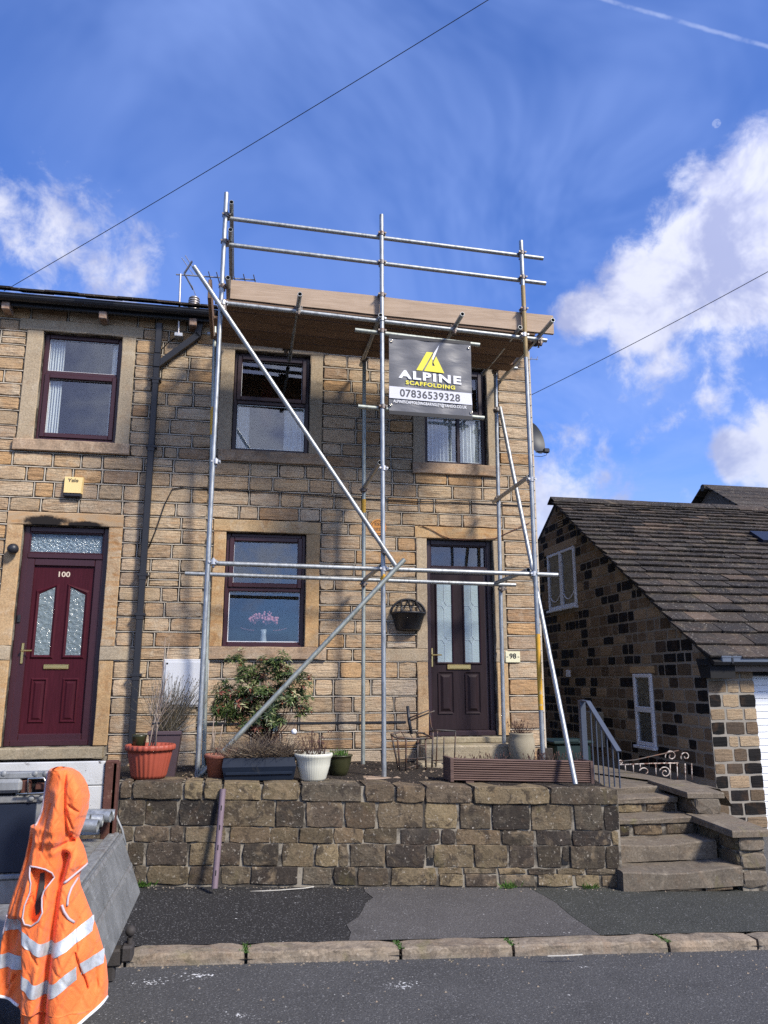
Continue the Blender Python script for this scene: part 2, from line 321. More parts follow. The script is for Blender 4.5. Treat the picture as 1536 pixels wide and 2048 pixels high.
M['yale'] = plain('pale_yellow_plastic', (.78, .58, .25), .4, var=.04)
M['ink'] = plain('black_lettering', (.015, .015, .017), .5, var=.02)
M['inkgrey'] = plain('charcoal_lettering', (.060, .060, .066), .5, var=.02)
M['inkwhite'] = plain('white_lettering', (.82, .82, .82), .5, var=.02)
M['inkyellow'] = plain('yellow_lettering', (.80, .70, .05), .5, var=.02)
M['inkcream'] = plain('cream_lettering', (.66, .55, .42), .5, var=.05)
def banner_mat():
    m = Mat('banner_vinyl')
    f = m.noise(m.vmath('MULTIPLY', m.obj, (5, 1, 11)), 1.0, 4, .6, 1.0)
    col = m.ramp(f, [(.3, (.105, .105, .112)), (.72, (.135, .135, .142))])
    return m.set(col=col, rough=.36, spec=.55, nrm=m.bump(m.noise(m.vmath('MULTIPLY', m.obj, (3.5, 1, 9)), 1.0, 3, .5, .6), .22, .02))
M['banner'] = banner_mat()
M['banner_hem'] = plain('black_banner_hem', (.010, .010, .013), .5, var=.1)
M['bannersilver'] = plain('silver_banner_strip', (.66, .66, .70), .4, var=.1, vs=3)
M['plaque'] = plain('copper_plaque', (.58, .25, .06), .4, .4, var=.1)
M['plaque_cream'] = plain('cream_house_sign', (.70, .66, .44), .5, var=.05)
M['meter'] = plain('white_meter_box', (.58, .59, .60), .45, var=.04)
M['fascia'] = wood('weathered_fascia', (.19, .155, .125), (.13, .105, .085))
M['gutter_blue'] = plain('blue_grey_gutter', (.10, .12, .155), .35, var=.15, spec=.5)
M['garage'] = plain('white_garage_door', (.80, .82, .84), .4, var=.04)
M['mortarline'] = M['mortar']
M['flue'] = galv('flue_steel', (.52, .48, .45), .35, .8)
M['aerial'] = galv('aerial_alloy', (.22, .22, .24), .45, .5)
M['dish'] = plain('dark_grey_dish', (.022, .025, .030), .5, var=.1)
M['cable'] = plain('black_cable', (.015, .015, .017), .6)
M['bin'] = plain('dark_green_plastic', (.006, .020, .018), .5, var=.2)
M['litter'] = plain('pale_litter', (.55, .52, .45), .8)
M['red'] = plain('dark_red_cloth', (.22, .01, .02), .9)
M['pink'] = plain('pink_petals', (.80, .32, .36), .8, var=.35, vs=60)
M['vase'] = plain('pale_vase', (.62, .63, .62), .2, var=.1)
M['candle'] = plain('cream_candle', (.72, .60, .40), .6)
M['moon_white'] = plain('paper_tag', (.62, .74, .62), .6)
def leafmat(name, stops, rough=.45):
    m = Mat(name); a = m.n('ShaderNodeAttribute', attribute_name='rnd').outputs['Fac']
    col = m.ramp(a, stops); return m.set(col=col, rough=rough, spec=.35)
M['pieris'] = leafmat('pieris_leaf', [(0, (.020, .040, .012)), (.35, (.045, .075, .020)), (.6, (.085, .115, .035)), (.76, (.20, .22, .085)), (.84, (.44, .42, .24)), (.88, (.16, .045, .03)), (.95, (.24, .075, .05)), (1, (.05, .07, .02))])
M['drygrass'] = leafmat('dry_stem', [(0, (.075, .055, .042)), (.4, (.16, .12, .085)), (.7, (.24, .185, .12)), (1, (.11, .075, .06))], .8)
M['lavender'] = leafmat('lavender_stem', [(0, (.060, .050, .036)), (.4, (.13, .11, .07)), (.75, (.23, .19, .12)), (1, (.34, .31, .25))], .8)
M['deadflower'] = leafmat('dead_flower_stem', [(0, (.055, .026, .022)), (.5, (.11, .055, .042)), (1, (.19, .12, .085))], .8)
M['weed'] = leafmat('weed_leaf', [(0, (.03, .07, .012)), (.5, (.06, .13, .02)), (1, (.11, .19, .04))])
M['twig'] = leafmat('pale_twig', [(0, (.28, .21, .16)), (.5, (.42, .35, .28)), (1, (.22, .16, .12))], .8)
def hivis():
    m = Mat('orange_quilted_fabric')
    sp = m.n('ShaderNodeSeparateXYZ'); m.put(sp.inputs[0], m.obj)
    k = 17.0
    def ln(a, b):
        v = m.math('ADD', m.math('MULTIPLY', sp.outputs[0], a*k), m.math('MULTIPLY', sp.outputs[2], b*k))
        v = m.math('ADD', v, m.math('MULTIPLY', m.noise(m.obj, 6, 2), .35))
        f = m.math('ABSOLUTE', m.math('SUBTRACT', m.math('FRACT', v), .5)); return m.smooth(f, .0, .16)
    q = m.math('MULTIPLY', ln(1, .62), ln(1, -.62))
    cre = m.noise(m.vmath('MULTIPLY', m.obj, (30, 30, 16)), 1.0, 5, .6, 1.6)
    col = m.mix(m.math('MULTIPLY', m.math('SUBTRACT', 1.0, q), .20), (.95, .19, .035), (.66, .085, .014))
    col = m.mix(m.math('MULTIPLY', m.smooth(m.noise(m.obj, 9, 5, .6), .45, .8), .35), col, (.80, .135, .03))
    col = m.mix(m.math('MULTIPLY', m.smooth(m.noise(m.obj, 42, 4, .6), .68, .74), .6), col, (.25, .05, .03))
    h = m.math('ADD', m.math('MULTIPLY', q, .55), m.math('MULTIPLY', cre, 1.6))
    return m.set(col=col, rough=.75, sheen=.2, nrm=m.bump(h, .55, .006))
M['hivis'] = hivis()
def reflective():
    m = Mat('silver_reflective_tape'); g = m.noise(m.obj, 30, 5, .65, .5)
    col = m.ramp(g, [(.3, (.38, .40, .42)), (.6, (.60, .62, .64))])
    return m.set(col=col, rough=.42, metal=.25, nrm=m.bump(m.noise(m.vmath('MULTIPLY', m.obj, (50, 50, 20)), 1.0, 4, .6, 1.0), .5, .004))
M['tape'] = reflective()
M['piping'] = plain('grey_white_piping', (.48, .40, .42), .6, var=.2, vs=40)
M['lining'] = plain('charcoal_lining', (.040, .038, .040), .85, var=.2)
M['ground_far'] = plain('far_ground', (.10, .105, .085), .95, var=.3, vs=.2)
def lintel_soot():
    m = Mat('soot_marked_lintel')
    base = m.mix(m.smooth(m.noise(m.vmath('MULTIPLY', m.pos, (3, 3, 10)), 1.0, 5, .6, 1.5), .4, .7), (.43, .31, .19), (.47, .27, .12))
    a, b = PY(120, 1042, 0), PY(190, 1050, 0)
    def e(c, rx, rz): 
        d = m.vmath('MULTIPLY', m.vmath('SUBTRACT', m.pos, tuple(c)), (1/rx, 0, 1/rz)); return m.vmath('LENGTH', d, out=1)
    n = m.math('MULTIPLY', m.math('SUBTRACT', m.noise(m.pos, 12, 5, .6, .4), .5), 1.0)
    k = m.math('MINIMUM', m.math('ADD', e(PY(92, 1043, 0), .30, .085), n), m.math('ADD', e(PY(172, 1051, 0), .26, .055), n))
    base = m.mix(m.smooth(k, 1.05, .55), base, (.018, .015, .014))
    return m.set(col=base, rough=.9, spec=.2, nrm=m.bump(m.noise(m.pos, 60, 4, .6), .3, .006))
M['lintel_soot'] = lintel_soot()

# ---------------------------------------------------------------- mesh helpers
WL = {}
def wloc(o): return WL.get(o.name, Vector((0, 0, 0))) if o else Vector((0, 0, 0))
def props(o, label=None, cat=None, group=None, kind=None):
    if label: o['label'] = label
    if cat: o['category'] = cat
    if group: o['group'] = group
    if kind: o['kind'] = kind
    return o
def thing(name, loc, label, cat, group=None):
    o = bpy.data.objects.new(name, None); COL.objects.link(o); o.location = loc; o.empty_display_size = .1
    WL[o.name] = Vector(loc); return props(o, label, cat, group)
def part(name, parent):          # an Empty that groups sub-parts at its parent's place
    o = bpy.data.objects.new(name, None); COL.objects.link(o); o.parent = parent; WL[o.name] = wloc(parent); return o
class MB:
    def __init__(s): s.v = []; s.f = []; s.sm = []; s.rn = []
    def add(s, vs, fs, smooth=False, rnd=None):
        b = len(s.v); s.v.extend(Vector(p) for p in vs)
        for f in fs: s.f.append(tuple(b+i for i in f)); s.sm.append(smooth); s.rn.append(rnd if rnd is not None else 0.)
        return s
    def box(s, x0, x1, y0, y1, z0, z1):
        v = [(x, y, z) for x in (x0, x1) for y in (y0, y1) for z in (z0, z1)]
        return s.add(v, [(0, 1, 3, 2), (4, 6, 7, 5), (0, 4, 5, 1), (2, 3, 7, 6), (0, 2, 6, 4), (1, 5, 7, 3)])
    def cbox(s, x0, x1, y0, y1, z0, z1, c=.006):      # box with chamfered edges
        vs = []; 
        for (ax) in range(3):
            pass
        lo, hi = (x0, y0, z0), (x1, y1, z1)
        c = min(c, (x1-x0)*.45, (y1-y0)*.45, (z1-z0)*.45)
        idx = {}
        for sx in (0, 1):
            for sy in (0, 1):
                for sz in (0, 1):
                    for ax in range(3):
                        p = [(hi if q else lo)[i] for i, q in enumerate((sx, sy, sz))]
                        for i, q in enumerate((sx, sy, sz)):
                            if i != ax: p[i] += -c if q else c
                        idx[(sx, sy, sz, ax)] = len(vs); vs.append(p)
        fs = []
        for ax in range(3):
            o1, o2 = [(1, 2), (0, 2), (0, 1)][ax]
            for q in (0, 1):
                def k(a, b):
                    t = [0, 0, 0]; t[ax] = q; t[o1] = a; t[o2] = b; return idx[(*t, ax)]
                fs.append((k(0, 0), k(1, 0), k(1, 1), k(0, 1)))
        for ax in range(3):
            o1, o2 = [(1, 2), (0, 2), (0, 1)][ax]
            for a in (0, 1):
                for b in (0, 1):
                    def kk(q, w_):
                        t = [0, 0, 0]; t[ax] = q; t[o1] = a; t[o2] = b; return idx[(*t, w_)]
                    fs.append((kk(0, o1), kk(1, o1), kk(1, o2), kk(0, o2)))
        for sx in (0, 1):
            for sy in (0, 1):
                for sz in (0, 1): fs.append(tuple(idx[(sx, sy, sz, a)] for a in range(3)))
        return s.add(vs, fs)
    def tube(s, p0, p1, r, n=14, r2=None, hollow=False, cap=True, rnd=None, smooth=True):
        p0, p1 = Vector(p0), Vector(p1); d = (p1-p0).normalized()
        a = d.orthogonal().normalized(); b = d.cross(a); r2 = r if r2 is None else r2
        cs = [(math.cos(2*math.pi*i/n), math.sin(2*math.pi*i/n)) for i in range(n)]
        vs = [p0+(a*c+b*q)*r for c, q in cs]+[p1+(a*c+b*q)*r2 for c, q in cs]
        s.add(vs, [(i, (i+1) % n, n+(i+1) % n, n+i) for i in range(n)], smooth, rnd)
        if hollow:
            ri = r*.84
            for P, D in ((p0, d), (p1, -d)):
                q = P+D*.09
                vs = [P+(a*c+b*e)*r for c, e in cs]+[P+(a*c+b*e)*ri for c, e in cs]+[q+(a*c+b*e)*ri for c, e in cs]
                s.add(vs, [(i, (i+1) % n, n+(i+1) % n, n+i) for i in range(n)]+[(n+i, n+(i+1) % n, 2*n+(i+1) % n, 2*n+i) for i in range(n)]+[tuple(range(2*n, 3*n))], False, rnd)
        elif cap: s.add(vs[:n], [tuple(range(n))[::-1]], False, rnd); s.add(vs[n:], [tuple(range(n))], False, rnd)
        return s
    def sweep(s, pts, r, n=6, rnd=None, taper=1.0):
        pts = [Vector(p) for p in pts]; m = len(pts); vs = []; a = None
        for i, p in enumerate(pts):
            d = (pts[min(i+1, m-1)]-pts[max(i-1, 0)]).normalized()
            a = d.orthogonal().normalized() if a is None else (a-d*a.dot(d)).normalized()
            b = d.cross(a); rr = (r[i] if isinstance(r, (list, tuple)) else r)*(1+(taper-1)*i/(m-1))
            vs += [p+(a*math.cos(2*math.pi*k/n)+b*math.sin(2*math.pi*k/n))*rr for k in range(n)]
        fs = [(i*n+k, i*n+(k+1) % n, (i+1)*n+(k+1) % n, (i+1)*n+k) for i in range(m-1) for k in range(n)]
        fs += [tuple(range(n))[::-1], tuple(range((m-1)*n, m*n))]
        return s.add(vs, fs, n > 4, rnd)
    def lathe(s, prof, c, n=28, flute=0., nf=0, sx=1., sy=1., tilt=None):
        c = Vector(c); vs = []
        for r, z in prof:
            for k in range(n):
                a = 2*math.pi*k/n; rr = r
                if flute and nf: rr *= 1+flute*math.cos(a*nf)
                vs.append(c+Vector((rr*math.cos(a)*sx, rr*math.sin(a)*sy, z)))
        m = len(prof)
        fs = [(i*n+k, i*n+(k+1) % n, (i+1)*n+(k+1) % n, (i+1)*n+k) for i in range(m-1) for k in range(n)]
        return s.add(vs, fs, True)
    def prism(s, poly, U, V, Nn, O, t0, t1):            # polygon in (U,V) about O, thick from t0 to t1 along Nn
        O, U, V, Nn = Vector(O), Vector(U), Vector(V), Vector(Nn); n = len(poly)
        vs = [O+U*a+V*b+Nn*t0 for a, b in poly]+[O+U*a+V*b+Nn*t1 for a, b in poly]
        return s.add(vs, [tuple(range(n)), tuple(range(n, 2*n))[::-1]]+[(i, n+i, n+(i+1) % n, (i+1) % n) for i in range(n)])
    def ball(s, c, r, n=10, m=7, sq=(1, 1, 1)):
        c = Vector(c); prof = [(math.sin(math.pi*i/m), -math.cos(math.pi*i/m)) for i in range(m+1)]
        vs = [c+Vector((a*r*math.cos(2*math.pi*k/n)*sq[0], a*r*math.sin(2*math.pi*k/n)*sq[1], b*r*sq[2])) for a, b in prof for k in range(n)]
        return s.add(vs, [(i*n+k, i*n+(k+1) % n, (i+1)*n+(k+1) % n, (i+1)*n+k) for i in range(m) for k in range(n)], True)
    def build(s, name, mat, parent=None, label=None, cat=None, group=None, kind=None, fix=True):
        lo = Vector((min(p[i] for p in s.v) for i in range(3))); hi = Vector((max(p[i] for p in s.v) for i in range(3)))
        c = (lo+hi)/2; c.z = lo.z
        me = bpy.data.meshes.new(name); me.from_pydata([p-c for p in s.v], [], s.f)
        me.polygons.foreach_set('use_smooth', s.sm)
        if any(s.rn):
            at = me.attributes.new('rnd', 'FLOAT', 'FACE'); at.data.foreach_set('value', s.rn)
        if fix:
            import bmesh
            bm = bmesh.new(); bm.from_mesh(me); bmesh.ops.recalc_face_normals(bm, faces=bm.faces); bm.to_mesh(me); bm.free()
        me.materials.append(mat if not isinstance(mat, str) else M[mat])
        o = bpy.data.objects.new(name, me); COL.objects.link(o)
        if parent: o.parent = parent; o.location = c-wloc(parent)
        else: o.location = c
        WL[o.name] = c
        return props(o, label, cat, group, kind)
def mesh_obj(name, vs, fs, mat, parent, origin, smooth=False):
    me = bpy.data.meshes.new(name); me.from_pydata(vs, [], fs); me.materials.append(M[mat])
    if smooth: me.polygons.foreach_set('use_smooth', [True]*len(fs))
    o = bpy.data.objects.new(name, me); COL.objects.link(o); o.parent = parent; o.location = Vector(origin)-wloc(parent); WL[o.name] = Vector(origin); return o
X_, Y_, Z_ = Vector((1, 0, 0)), Vector((0, 1, 0)), Vector((0, 0, 1))
def stone_geo(poly_w, poly_h, rr, proud=.008, back=.02, cham=.012, rough=.004, slope=0., irregular=.004):
    """rounded, slightly uneven block in (u, z, n): n is out of the wall"""
    w2, h2 = poly_w/2, poly_h/2
    nu = max(2, min(5, int(poly_w/.11)+1)); nz = 2 if poly_h > .12 else 1
    ring = []
    for i in range(nu): ring.append((-w2+poly_w*i/nu, -h2))
    for i in range(nz): ring.append((w2, -h2+poly_h*i/nz))
    for i in range(nu): ring.append((w2-poly_w*i/nu, h2))
    for i in range(nz): ring.append((-w2, h2-poly_h*i/nz))
    J = lambda k: rr.uniform(-k, k)
    cut = min(cham*1.1, w2*.3, h2*.3)
    out = []
    for (u, z) in ring:
        cu = abs(abs(u)-w2) < 1e-6 and abs(abs(z)-h2) < 1e-6
        f = 1-(cut*.8/max(w2, h2) if cu else 0)
        out.append((u*f+J(irregular)-(math.copysign(cut*.35, u) if cu else 0), z*f+J(irregular)-(math.copysign(cut*.35, z) if cu else 0)))
    n = len(ring); vs = []
    for u, z in out: vs.append((u, z, -back))
    for u, z in out: vs.append((u, z, proud-cham*.9+J(.001)))
    for u, z in out:
        vs.append((u*(1-cham/w2), z*(1-cham/h2), proud+J(rough)))
    vs.append((J(.02), J(.01), proud+J(rough)+rough*.8))
    fs = []
    for i in range(n):
        j = (i+1) % n
        fs += [(i, j, n+j, n+i), (n+i, n+j, 2*n+j, 2*n+i), (2*n+i, 2*n+j, 3*n)]
    return [(a, b+slope*a, c) for a, b, c in vs], fs
def put_stone(name, parent, P, U, Nn, wdt, hgt, rr, mat, **k):
    vs, fs = stone_geo(wdt, hgt, rr, **k)
    return mesh_obj(name, [U*a+Z_*b+Nn*c for a, b, c in vs], fs, mat, parent, P)
def free(u0, u1, z0, z1, rects):
    iv = [(u0, u1)]
    for (a, b, c, d) in rects:
        if min(z1, d)-max(z0, c) > .25*(z1-z0):
            nv = []
            for s0, s1 in iv:
                if b <= s0 or a >= s1: nv.append((s0, s1)); continue
                if a > s0: nv.append((s0, a))
                if b < s1: nv.append((b, s1))
            iv = nv
    return [q for q in iv if q[1]-q[0] > .05]
def split(a, b, rr, lo, hi, joint):
    out = []; u = a; L = b-a
    n = max(1, round(L/((lo+hi)/2))); ws = [rr.uniform(lo, hi) for _ in range(n)]; k = L/sum(ws)
    for q in ws: out.append((u+joint/2, u+q*k-joint/2)); u += q*k
    return out
def text_geo(s, offset=0.0, space=1.0):
    cu = bpy.data.curves.new('lettering_source', 'FONT'); cu.body = s; cu.offset = offset; cu.resolution_u = 3; cu.space_character = space
    o = bpy.data.objects.new('lettering_source', cu); COL.objects.link(o)
    bpy.context.view_layer.update()
    me = bpy.data.meshes.new_from_object(o.evaluated_get(bpy.context.evaluated_depsgraph_get()))
    vs = [(v.co.x, v.co.y) for v in me.vertices]; fs = [tuple(p.vertices) for p in me.polygons]
    bpy.data.objects.remove(o); bpy.data.curves.remove(cu); bpy.data.meshes.remove(me)
    x0 = min(p[0] for p in vs); x1 = max(p[0] for p in vs); y0 = min(p[1] for p in vs); y1 = max(p[1] for p in vs)
    return [((a-x0)/(x1-x0), (b-y0)/(y1-y0)) for a, b in vs], fs
def lettering(text, parent, O, U, V, wdt, hgt, mat, offset=0.0, name='lettering', space=1.0):
    """flat print of the given words: O lower left corner"""
    vs, fs = text_geo(text, offset, space); O = Vector(O)
    mb = MB(); mb.add([O+U*(a*wdt)+V*(b*hgt) for a, b in vs], fs)
    return mb.build(name, mat, parent, fix=False)
def leaf(mb, p, d, up, L, wd, rnd, fold=.25):
    d = d.normalized(); s_ = d.cross(up); s_ = s_.normalized() if s_.length > 1e-4 else d.orthogonal().normalized(); nrm = s_.cross(d)
    a = p; b = p+d*(L*.45)+s_*wd*.5+nrm*wd*fold; c = p+d*L-nrm*L*.12; e = p+d*(L*.45)-s_*wd*.5+nrm*wd*fold; m_ = p+d*(L*.5)
    mb.add([a, b, c, e, m_], [(0, 1, 4), (1, 2, 4), (2, 3, 4), (3, 0, 4)], False, rnd)

# ================================================================= ground, road, pavement
def zr(x): return .036-.035*max(-14, min(14, x))            # road level at the kerb
def zk(x): return zr(x)+.068                                # kerb top
def zw(x): return .157-.049*max(-4, min(5.5, x))            # pavement level at the foot of the wall
def zt(x): return .985-.038*x                               # wall top
KY, WY = -3.55, -2.1
mb = MB(); xs = [-400, -60, -14]+[i*.5-7 for i in range(37)]+[14, 60, 400]; ys = [-400, -60, -20, -12, -9, -7, -5.5, -4.5, KY-.02]
vs = [(x, y, zr(x)-(.004*(abs(y)-3.5) if y > -20 else .06)) for y in ys for x in xs]; nx = len(xs)
mb.add(vs, [(j*nx+i, j*nx+i+1, (j+1)*nx+i+1, (j+1)*nx+i) for j in range(len(ys)-1) for i in range(nx-1)])
mb.build('road', 'road', kind='structure')
mb = MB(); mb.add([(-400, -3.4, -.75), (400, -3.4, -.75), (400, 600, -.75), (-400, 600, -.75)], [(0, 1, 2, 3)]); mb.build('ground', 'ground_far', kind='structure')
def pave(name, fa, fb, mat, dz=0.):
    mb = MB(); n = 14; m_ = 8; vs = []
    for j in range(m_+1):
        t = j/m_; y = KY+.17+(WY+.03-KY-.17)*t
        xa, xb = fa(t), fb(t)
        for i in range(n+1):
            x = xa+(xb-xa)*i/n; vs.append((x, y, zk(x)*(1-t)+zw(x)*t+dz-.004))
    mb.add(vs, [(j*(n+1)+i, j*(n+1)+i+1, (j+1)*(n+1)+i+1, (j+1)*(n+1)+i) for j in range(m_) for i in range(n)])
    return mb.build(name, mat, kind='structure')
bl = [PZ(695, 1872, .085).x, PZ(700, 1850, .09).x, PZ(725, 1815, .10).x, PZ(748, 1800, .11).x, PZ(728, 1775, .10).x]
br = [PZ(1215, 1868, .05).x, PZ(1150, 1830, .045).x, PZ(1105, 1795, .04).x, PZ(1062, 1778, .035).x]
def interp(tab, t):
    k = t*(len(tab)-1); i = min(int(k), len(tab)-2); return tab[i]+(tab[i+1]-tab[i])*(k-i)
pave('pavement', lambda t: -8, lambda t: 9, 'pave_dark')
pave('pavement_patch', lambda t: interp(bl, t)+.02*math.sin(t*19), lambda t: interp(br, t), 'pave_grey', .004)
pave('pavement_patch', lambda t: interp(br, t)+.004, lambda t: 9, 'pave_green', .0041)
# kerb stones
kerb = props(bpy.data.objects.new('kerb', None), 'row of worn buff stone kerbs along the road edge', 'kerb'); COL.objects.link(kerb); WL['kerb'] = Vector((0, 0, 0)); kerb['kind'] = 'structure'
kx = [-6.2, -5.1, -4.1, -3.0, -2.0, -1.25]+[PY(px, 1915, KY).x for px in (250, 492, 802, 1028, 1340, 1520)]+[4.75, 5.8, 6.9, 8.0]
rk = random.Random(5)
for a, b in zip(kx[:-1], kx[1:]):
    a += .011; b -= .011; n = 9; vs = []; prof = [(0, -.12), (-.006, .03), (.0, .058), (.010, .068), (.10, .070), (.172, .066), (.178, -.06)]
    for i in range(n+1):
        t = i/n; x = a+(b-a)*t; e = .022 if i in (0, n) else 0
        for k_, (dy, dz) in enumerate(prof):
            vs.append((x, KY+dy+rk.uniform(-.006, .006)+(e*.5 if k_ < 4 else 0), zr(x)+dz+(rk.uniform(-.006, .004)-e*.5 if k_ > 0 else 0)))
    m_ = len(prof); fs = [(i*m_+k_, i*m_+k_+1, (i+1)*m_+k_+1, (i+1)*m_+k_) for i in range(n) for k_ in range(m_-1)]+[tuple(range(m_)), tuple(range(n*m_, n*m_+m_))[::-1]]
    q = MB(); q.add(vs, fs, False); q.build('kerb_stone', 'kerb', kerb)
mb = MB(); mb.add([(x, y, zr(x)+.02) for x in (-7, 9) for y in (KY, KY+.178)], [(0, 1, 3, 2)]); mb.build('joint_dirt', 'soil', kerb)
# terrace and side path
mb = MB(); xs = [-4+i*.25 for i in range(31)]; ys = [WY+.06, -1.7, -1.3, -.8, -.4, .05]; nx = len(xs); rt = random.Random(3)
vs = [(x, y, (zt(x)-.012 if y < -2 else .925+(zt(x)-.94)*max(0, (-1.0-y))/1.1*.6+rt.uniform(-.012, .016))) for y in ys for x in xs]
mb.add(vs, [(j*nx+i, j*nx+i+1, (j+1)*nx+i+1, (j+1)*nx+i) for j in range(len(ys)-1) for i in range(nx-1)], True)
mb.build('terrace_soil', 'soil', kind='structure')
pa_, pb_ = PZ(1200, 1531, .735), PZ(1440, 1578, .715)
mb = MB(); mb.add([(3.45, -1.0, .71), (pb_.x+.1, -1.0, .70), (pb_.x, pb_.y, .715), (pa_.x, pa_.y, .735), (3.45, pa_.y+.2, .80), (3.45, 9, .35), (5.95, 9, .35), (5.95, -.3, .35)], [(0, 1, 2, 3, 4), (4, 3, 2, 7, 6, 5)]); mb.build('side_path', 'step', kind='structure')
mb = MB(); mb.add([(4.95, -2.1, zw(4.95)), (12, -2.1, zw(12)), (12, 0.05, -.02), (5.9, .05, -.02), (4.95, -1.0, .0)], [(0, 1, 2, 3, 4)]); mb.build('driveway', 'drive', kind='structure')

# ================================================================= terraced houses
COURSES = [.86]
def seg(z1, n):
    z0 = COURSES[-1]
    for i in range(1, n+1): COURSES.append(z0+(z1-z0)*i/n+(R.uniform(-.010, .010) if i < n else 0))
seg(2.06, 6); seg(2.21, 1); seg(3.575, 8); seg(3.725, 1); seg(4.435, 4); seg(4.585, 1); seg(5.93, 8); seg(6.08, 1); seg(6.24, 1)
def wall_backing(parent, x0, x1, z0, z1, holes, y0=.016, y1=.32, mat='mortar_dark'):
    xs = sorted({x0, x1, *[q for h in holes for q in h[:2] if x0 < q < x1]}); zs = sorted({z0, z1, *[q for h in holes for q in h[2:] if z0 < q < z1]})
    mb = MB()
    for a, b in zip(xs[:-1], xs[1:]):
        run = None
        for c, d in zip(zs[:-1], zs[1:]):
            mx, mz = (a+b)/2, (c+d)/2
            hole = any(h[0] < mx < h[1] and h[2] < mz < h[3] for h in holes)
            if hole:
                if run: mb.box(a, b, y0, y1, *run); run = None
            else: run = (run[0], d) if run else (c, d)
        if run: mb.box(a, b, y0, y1, *run)
    return mb.build('wall', mat, parent)
def lay_courses(house, parent, x0, x1, rects, rr, mat='stone'):
    pt = MB()
    def rib(a, b, c, d):
        j = lambda: rr.uniform(-.002, .002)
        pt.add([(a, .020, c), (b, .020, c), (b, .020, d), (a, .020, d), (a+.002, -.004+j(), c+.002+j()), (b-.002, -.004+j(), c+.002+j()), (b-.002, -.004+j(), d-.002+j()), (a+.002, -.004+j(), d-.002+j())], [(4, 5, 6, 7), (0, 1, 5, 4), (1, 2, 6, 5), (2, 3, 7, 6), (3, 0, 4, 7)])
    for c, d in zip(COURSES[:-1], COURSES[1:]):
        for a, b in free(x0, x1, c, d, rects):
            u = a
            while u < b-.01:
                e = min(b, u+rr.uniform(.18, .34)); rib(u-.001, e+.001, d-.0062, d+.0062); u = e
            sp_ = split(a, b, rr, .18, .56, .026) if d-c > .155 else split(a, b, rr, .18, .50, .025)
            for k_, (u0, u1) in enumerate(sp_):
                if k_: rib(u0-.0190, u0-.0070, c+.008, d-.008)
                cz = [(c+.0132, d-.0132)]
                if rr.random() < .07 and d-c > .16: zm_ = c+(d-c)*rr.uniform(.4, .6); cz = [(c+.0132, zm_-.012), (zm_+.012, d-.0132)]; rib(u0+.001, u1-.001, zm_-.007, zm_+.007)
                for e0, e1 in cz: put_stone('stone', parent, Vector(((u0+u1)/2, 0, (e0+e1)/2)), X_, -Y_, u1-u0, e1-e0, rr, mat, proud=rr.uniform(.001, .013), cham=.0055, rough=.0035, irregular=.0045)
    pt.build('pointing', 'mortar', house, fix=False, kind='stuff')
def dressed(name, parent, x0, x1, z0, z1, mat='dressed', proud=.012, back=.10):
    rr = R; q = MB(); n = max(3, int(max(x1-x0, z1-z0)/.12)); 
    vert = (z1-z0) > (x1-x0); prof = []
    c = .008; vs = []
    for i in range(n+1):
        t = i/n
        e = c if i in (0, n) else 0
        if vert:
            z = z0+(z1-z0)*t
            ring = [(x0, back), (x0+rr.uniform(-.002, .003), -proud+c), (x0+c+e, -proud+rr.uniform(-.002, .002)+e*.6), ((x0+x1)/2, -proud+rr.uniform(-.002, .002)+e*.6), (x1-c-e, -proud+rr.uniform(-.002, .002)+e*.6), (x1+rr.uniform(-.003, .002), -proud+c), (x1, back)]
            vs += [(x, y, z) for x, y in ring]
        else:
            x = x0+(x1-x0)*t
            ring = [(z0, back), (z0+rr.uniform(-.003, .003), -proud+c), (z0+c+e, -proud+rr.uniform(-.002, .002)+e*.6), ((z0+z1)/2, -proud+rr.uniform(-.002, .002)+e*.6), (z1-c-e, -proud+rr.uniform(-.002, .002)+e*.6), (z1+rr.uniform(-.003, .003), -proud+c), (z1, back)]
            vs += [(x, y, z) for z, y in ring]
    m_ = 7; fs = [(i*m_+k, i*m_+k+1, (i+1)*m_+k+1, (i+1)*m_+k) for i in range(n) for k in range(m_-1)]+[(i*m_+m_-1, i*m_, (i+1)*m_, (i+1)*m_+m_-1) for i in range(n)]+[tuple(range(m_)), tuple(range(n*m_, (n+1)*m_))[::-1]]
    q.add(vs, fs); return q.build(name, mat, parent)
def frame_ring(q, x0, x1, z0, z1, wd, y0, y1):
    q.cbox(x0, x0+wd, y0, y1, z0, z1, .008); q.cbox(x1-wd, x1, y0, y1, z0, z1, .008)
    q.cbox(x0+wd-.002, x1-wd+.002, y0+.001, y1-.001, z0+.001, z0+wd, .008); q.cbox(x0+wd-.002, x1-wd+.002, y0+.001, y1-.001, z1-wd, z1-.001, .008)
def curtain(name, parent, x0, x1, z0, z1, y, mat='curtain', waves=6):
    q = MB(); n = waves*8; vs = []
    for i in range(n+1):
        x = x0+(x1-x0)*i/n
        for z in (z0, z1): vs.append((x, y+.018*math.sin(i*math.pi/4)+.006*math.sin(i*1.9+z), z))
    q.add(vs, [(2*i, 2*i+2, 2*i+3, 2*i+1) for i in range(n)], True); return q.build(name, mat, parent, fix=False)
def room_box(parent, x0, x1, z0, z1, depth=1.6):
    q = MB(); a, b, c, d = x0-.25, x1+.25, z0-.5, z1+.3; y0, y1 = .325, .325+depth
    P = [(a, y0, c), (b, y0, c), (b, y0, d), (a, y0, d), (a, y1, c), (b, y1, c), (b, y1, d), (a, y1, d)]
    q.add(P, [(4, 5, 6, 7), (0, 1, 5, 4), (3, 7, 6, 2), (0, 4, 7, 3), (1, 2, 6, 5)])
    return q.build('room', 'room', parent, fix=False)
